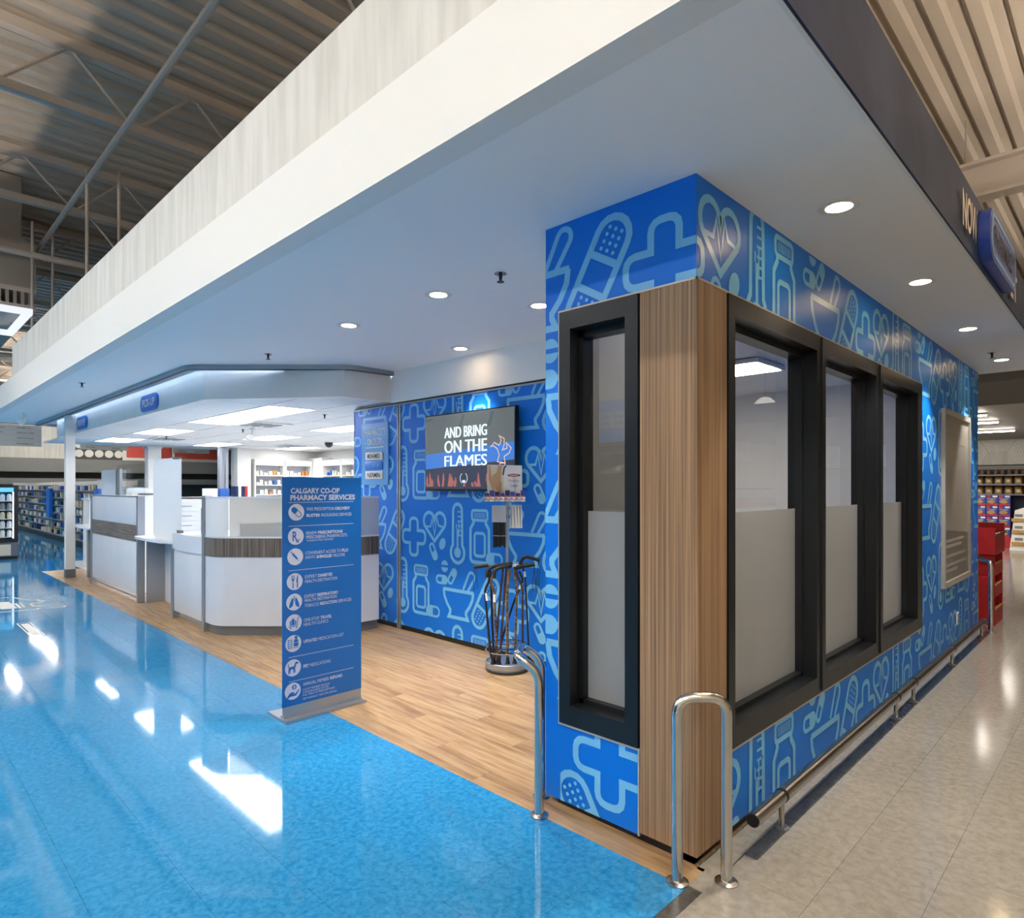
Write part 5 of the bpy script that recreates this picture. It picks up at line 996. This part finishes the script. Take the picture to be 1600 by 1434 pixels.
# ------------------------------------------------------------------ pharmacy counters
t = thing('counter_booth', 'recessed white drop-off desk behind the slim white post', 'counter', (-12.4, 2.7, 0))
obj('worktop', MB().box(-13.1, -11.73, 2.42, 3.05, .825, .855, .008), M['lam'], t); obj('back_panel', MB().box(-13.0, -11.73, 2.82, 2.86, .06, .825), M['lam'], t); obj('post', MB().box(-12.5, -12.4, 2.55, 2.62, 0, .825).box(-12.38, -12.30, 2.6, 2.66, 0, .825), M['grey_lam'], t); obj('plinth', MB().box(-13.0, -11.73, 2.86, 2.9, 0, .06), M['plinth'], t)
t = thing('partition_panel', 'tall white privacy panel on the recessed drop-off desk', 'partition', (-12.2, 2.8, .86)); obj('panel', MB().box(-12.95, -12.0, 2.86, 2.90, .857, 1.79), M['lam'], t); obj('edge_trim', MB().box(-12.0, -11.96, 2.85, 2.91, .857, 1.80).box(-11.95, -11.80, 2.86, 2.90, .857, 1.80), M['alu'], t)
solo('acrylic_shield', MB().sheet([(u, 2.95, v) for u, v in [(-12.3, .857), (-10.6, .857)] + arc(-10.75, 1.72, .15, 0, 90, 4) + [(-12.3, 1.87)]], .006, (0, 1, 0)), M['acrylic'], 'clear rounded acrylic screen behind the drop-off desk', 'screen')
solo('acrylic_shield', MB().box(-13.9, -13.06, 2.5, 2.506, .5, 1.75), M['acrylic'], 'clear acrylic side screen before the slim white post', 'screen')
t = thing('banded_counter', 'tall white counter panel with a flat grey wood band across it', 'counter', (-10.4, 2.5, 0))
obj('lower_panel', MB().box(-11.64, -9.26, 2.45, 2.50, .10, .782, .004), M['lam'], t); obj('wood_band', MB().box(-11.64, -9.26, 2.447, 2.50, .785, .998), M['band_h'], t, 'grey wood band'); obj('upper_panel', MB().box(-11.64, -9.26, 2.45, 2.50, 1.001, 1.372, .004), M['lam'], t); obj('top_cap', MB().box(-11.7, -9.2, 2.44, 2.52, 1.372, 1.386), M['alu'], t)
for a in (-11.70, -9.26): obj('edge_post', MB().box(a, a + .06, 2.435, 2.52, 0, 1.372), M['alu'], t)
obj('side_panel', MB().box(-9.24, -9.2, 2.52, 2.95, .89, 1.372), M['lam'], t); obj('side_panel', MB().box(-11.7, -11.66, 2.52, 2.95, .05, 1.372), M['lam'], t); obj('rear_post', MB().box(-9.25, -9.19, 2.66, 2.70, .89, 1.38), M['alu'], t); obj('cross_rail', MB().box(-11.64, -9.26, 2.47, 2.50, .04, .06), M['alu'], t)
t = thing('counter_shelf', 'lower white service shelf between the banded panel and the rounded counter', 'counter', (-8.6, 2.6, 0))
obj('worktop', MB().prism([(-9.188, 2.53), (-9.188, 2.40), (-9.1, 2.375), (-8.6, 2.35), (-8.1, 2.375), (-7.96, 2.43), (-7.96, 3.0), (-9.188, 3.0)], .845, .875), M['lam'], t); obj('back_panel', MB().box(-9.18, -7.935, 2.74, 2.78, .0, .845), M['lam'], t)
obj('leg_panel', MB().box(-9.188, -9.14, 2.53, 2.74, 0, .845), M['alu'], t)
solo('milky_shield', MB().sheet([(u, 2.475, v) for u, v in [(-7.97, .876), (-7.97, .98), (-7.72, .98), (-7.72, 1.76)] + arc(-7.78, 1.78, .06, 0, 90, 3)[1:] + arc(-8.60, 1.74, .1, 90, 180, 4) + arc(-8.62, .956, .08, 180, 270, 3)], .012, (0, 1, 0)), M['frost_white'], 'milky rounded acrylic screen standing on the service shelf', 'screen')
t = thing('screen_clamp', 'grey clamp gripping the edge of the milky screen', 'clamp', (-7.75, 2.47, .98)); obj('clamp_body', MB().box(-7.80, -7.70, 2.46, 2.50, .9795, 1.01), M['plinth'], t); obj('clamp_top', MB().box(-7.95, -7.72, 2.463, 2.495, 1.825, 1.845), M['plinth'], t)
t = thing('counter_desk', 'low white desk with thick bowed front edge beside the rounded counter', 'counter', (-7.4, 2.7, 0))
obj('lower_panel', MB().box(-7.86, -6.96, 2.45, 2.49, .09, .79, .004), M['lam'], t)
obj('worktop', MB().prism([(-7.92, 2.452), (-7.7, 2.43), (-7.4, 2.42), (-7.1, 2.43), (-6.96, 2.452), (-6.96, 3.1), (-7.92, 3.1)], .795, .976), M['lam'], t); obj('edge_post', MB().box(-7.94, -7.87, 2.44, 2.52, 0, .79), M['alu'], t); obj('side_panel', MB().box(-7.93, -7.89, 2.52, 3.1, .05, .79), M['lam'], t); obj('cross_rail', MB().box(-7.86, -6.96, 2.47, 2.49, .03, .045), M['alu'], t)
def blue_card(x, y, z):
    t = thing('blue_counter_sign', 'blue counter sign with white capitals on the low desk', 'sign', (x, y, z)); obj('card', MB().box(x, x + .42, y, y + .012, z, z + .29), M['blueink'], t); g = Face((0, y, 0), (1, 0, 0), (0, 0, 1), (0, -1, 0))
    mb = MB(); write(mb, g, 'THIS', x + .1, x + .28, z + .155, z + .19, .03); write(mb, g, 'CHOICE', x + .1, x + .36, z + .10, z + .14, .03); obj('lettering', mb, M['offwhite'], t, sm=False)
blue_card(-7.5, 2.62, .9765)
for x, y, s in ((-8.02, 2.68, 'service shelf'), (-12.0, 2.7, 'drop-off desk')):
    t = thing('card_terminal', f'small grey card terminal on the {s}', 'terminal', (x, y, .86)); zz = .876 if x > -9 else .856; obj('body', MB().box(x, x + .09, y, y + .12, zz, zz + .07, .006), M['plinth'], t); obj('screen', MB().box(x + .012, x + .078, y - .002, y, zz + .03, zz + .06), M['p_grey'], t)
t = thing('counter_corner', 'big rounded white counter with grey wood band and etched screen at the bend', 'counter', (-6.4, 2.8, 0))
EP = [(-6.89, 2.45)] + bend([(-6.89, 2.45, 0), (-6.63, 2.45, 0), (-5.75, 3.32, 0)], .16, 7)[1:-1]
EP = [(p[0], p[1]) for p in EP] + [(p.x, p.y) for p in bend([(-6.0, 3.073, 0), (-5.74, 3.33, 0), (-5.74, 3.80, 0)], .12, 5)]
obj('lower_panel', MB().band(EP, .03, .10, .79), M['lam'], t); IN = offset_path(EP, .03)
obj('plinth', MB().band(IN, .03, 0, .088), M['plinth'], t); obj('wood_band', MB().band(offset_path(EP, -.006), .036, .795, .982), M['band'], t, 'grey wood band'); obj('ledge', MB().band(offset_path(EP, -.008), .06, .984, 1.0), M['lam'], t)
cut = [i for i, p in enumerate(EP) if p[0] > -6.56][0]
obj('rounded_panel', MB().band(EP[:cut + 1], .012, 1.0, 1.385), M['frost_white'], t, 'milky curved end panel'); obj('etched_screen', MB().band([(EP[cut][0] + .012, EP[cut][1] + .012)] + EP[cut + 1:], .008, 1.0, 1.385), M['frost_see'], t, 'etched see-through screen', sm=False); obj('top_rail', MB().band(offset_path(EP, -.006), .03, 1.386, 1.404), M['lam'], t)
obj('worktop', MB().prism(IN[::1] + [(-6.4, 3.8), (-6.89, 3.2)], .74, .77), M['lam'], t); obj('edge_post', MB().box(-6.955, -6.895, 2.435, 2.52, 0, 1.41), M['alu'], t)
def monitor(x, y, z, w_, label, dx=.711, dy=.703):
    t = thing('monitor', label, 'monitor', (x, y, z)); u = Vector((dx, dy, 0)); n = Vector((dy, -dx, 0)); o = Vector((x, y, 0))
    def sl(a0, a1, d0, d1, z0, z1): return MB().prism([tuple((o + u * a + n * d)[:2]) for a, d in ((a0, d0), (a1, d0), (a1, d1), (a0, d1))], z0, z1)
    obj('screen', sl(-w_ / 2, w_ / 2, -.015, .015, z + .14, z + .14 + w_ * .62), M['plastic'], t); obj('neck', sl(-.02, .02, -.03, -.015, z + .01, z + .3), M['plastic'], t); obj('stand', sl(-.1, .1, -.1, .06, z, z + .012), M['plastic'], t)
monitor(-6.60, 2.86, .77, .34, 'dark monitor blurred behind the etched screen')
t = thing('label_printer', 'dark printer blurred behind the etched screen', 'printer', (-6.44, 3.1, .77)); obj('body', MB().box(-6.58, -6.30, 2.98, 3.22, .7705, 1.10, .02), M['p_teal'], t); obj('lid', MB().box(-6.56, -6.32, 3.0, 3.20, 1.10, 1.13), M['plastic'], t)
# ------------------------------------------------------------------ pharmacy work area
t = thing('work_counter', 'long white back counter with drawers in the pharmacy', 'counter', (-14.2, 4.5, 0))
obj('body', MB().box(-14.5, -14.0, 2.9, 6.0, 0, 1.26), M['white'], t); obj('top', MB().box(-14.55, -13.97, 2.88, 6.02, 1.26, 1.29), M['lam'], t)
for k in range(4): obj('drawer', MB().box(-14.0, -13.985, 4.3, 4.9, .4 + k * .2, .58 + k * .2), M['lam'], t); obj('drawer', MB().box(-14.0, -13.985, 3.2, 4.2, .4 + k * .2, .58 + k * .2), M['lam'], t); obj('handle', MB().box(-13.985, -13.97, 4.5, 4.7, .5 + k * .2, .515 + k * .2), M['alu'], t)
obj('blue_trim', MB().box(-13.99, -13.97, 2.9, 6.0, 1.262, 1.288), M['steelblue'], t)
t = thing('copier', 'wide white printer on the back counter', 'printer', (-14.2, 3.9, 1.29)); obj('body', MB().box(-14.45, -14.05, 3.62, 4.25, 1.291, 1.46, .01), M['offwhite'], t); obj('paper_slot', MB().box(-14.06, -14.046, 3.72, 4.15, 1.34, 1.38), M['plinth'], t); obj('lid', MB().box(-14.44, -14.06, 3.64, 4.23, 1.46, 1.49), M['lam'], t)
for k in range(4): solo('binder', MB().box(-14.3, -14.05, 5.62 + k * .07, 5.68 + k * .07, 1.291, 1.52), M[('p_navy', 'p_white', 'p_navy', 'p_red')[k]], ('navy binder at the copier end of the row', 'white binder between the navy ones', 'navy binder beside the red one', 'red binder ending the row')[k] + ' on the back counter', 'binder', 'binders on the back counter')
for k, (y, m, s) in enumerate(((3.05, 'p_blue', 'bright blue'), (3.28, 'p_teal', 'teal'), (5.05, 'p_white', 'white'), (5.3, 'p_blue', 'deep blue'))): solo('storage_bin', MB().box(-14.4, -14.05, y, y + .2, 1.291, 1.47, .012), M[m], f'{s} storage bin on the back counter', 'bin')
def med_shelf(axis, p, a0, a1, label, top=2.15, zs=(2.03, 1.79, 1.56, 1.33)):
    """axis 'y': on the x=p wall spanning y a0..a1; axis 'x': on the y=p wall spanning x"""
    t = thing('medicine_shelf', label, 'shelving', ((p + .3, (a0 + a1) / 2, 0) if axis == 'y' else ((a0 + a1) / 2, p - .3, 0)))
    bx = (lambda u0, u1, d0, d1, z0, z1: MB().box(p + d0, p + d1, u0, u1, z0, z1)) if axis == 'y' else (lambda u0, u1, d0, d1, z0, z1: MB().box(u0, u1, p - d1, p - d0, z0, z1))
    obj('back_panel', bx(a0, a1, .0, .02, 0, top), M['lam'], t)
    for q in (a0, a1 - .03): obj('side_panel', bx(q, q + .03, .02, .3, 0, top), M['white'], t)
    obj('header', bx(a0, a1, .28, .31, zs[0] + .0, top), M['white'], t)
    for z in zs[1:]: obj('shelf_board', bx(a0 + .03, a1 - .03, .02, .3, z - .02, z), M['white'], t)
    obj('base_cabinet', bx(a0 + .03, a1 - .03, .02, .3, 0, .9), M['white'], t); obj('top_board', bx(a0, a1, .02, .3, top, top + .02), M['white'], t)
    return bx
SH = []
SH.append((med_shelf('y', -15.4, 6.5, 7.25, 'white medicine shelf beside the white pillar'), 6.55, 7.2, 'shelf beside the pillar')); SH.append((med_shelf('y', -15.4, 7.27, 7.98, 'white medicine shelf between the pillar shelf and the corner'), 7.32, 7.94, 'shelf before the corner'))
SH.append((med_shelf('x', 8.3, -14.6, -13.72, 'white medicine shelf on the rear wall'), -14.55, -13.78, 'rear wall shelf')); SH.append((med_shelf('x', 8.3, -13.7, -12.8, 'white medicine shelf on the rear wall near the mural wall end'), -13.65, -12.85, 'far rear wall shelf'))
solo('tall_cabinet', MB().box(-15.38, -14.62, 8.0, 8.29, 0, 2.24, .004), M['white'], 'tall white cabinet in the pharmacy corner', 'cabinet')
for bx, a0, a1, s in SH:
    for zi, z in enumerate((1.79, 1.56, 1.33)):
        n = 6
        for k in range(n):
            u = a0 + (a1 - a0) * (k + .5) / n + random.uniform(-.015, .015); hh = random.choice([.06, .08, .1, .12]); wd = random.choice([.03, .035, .045])
            mm = M[random.choice(['p_white'] * 8 + ['p_cream', 'p_cream', 'p_grey', 'p_blue', 'p_orange'])]
            o = obj('medicine_bottle', bx(u - wd, u + wd, .14, .22, z + .001, z + hh), mm, sm=False)
            tag(o, f'{nth(k)} small medicine pack on the {("upper", "middle", "lower")[zi]} board of the {s}', 'medicine', f'medicine packs, {("upper", "middle", "lower")[zi]} board, {s}')
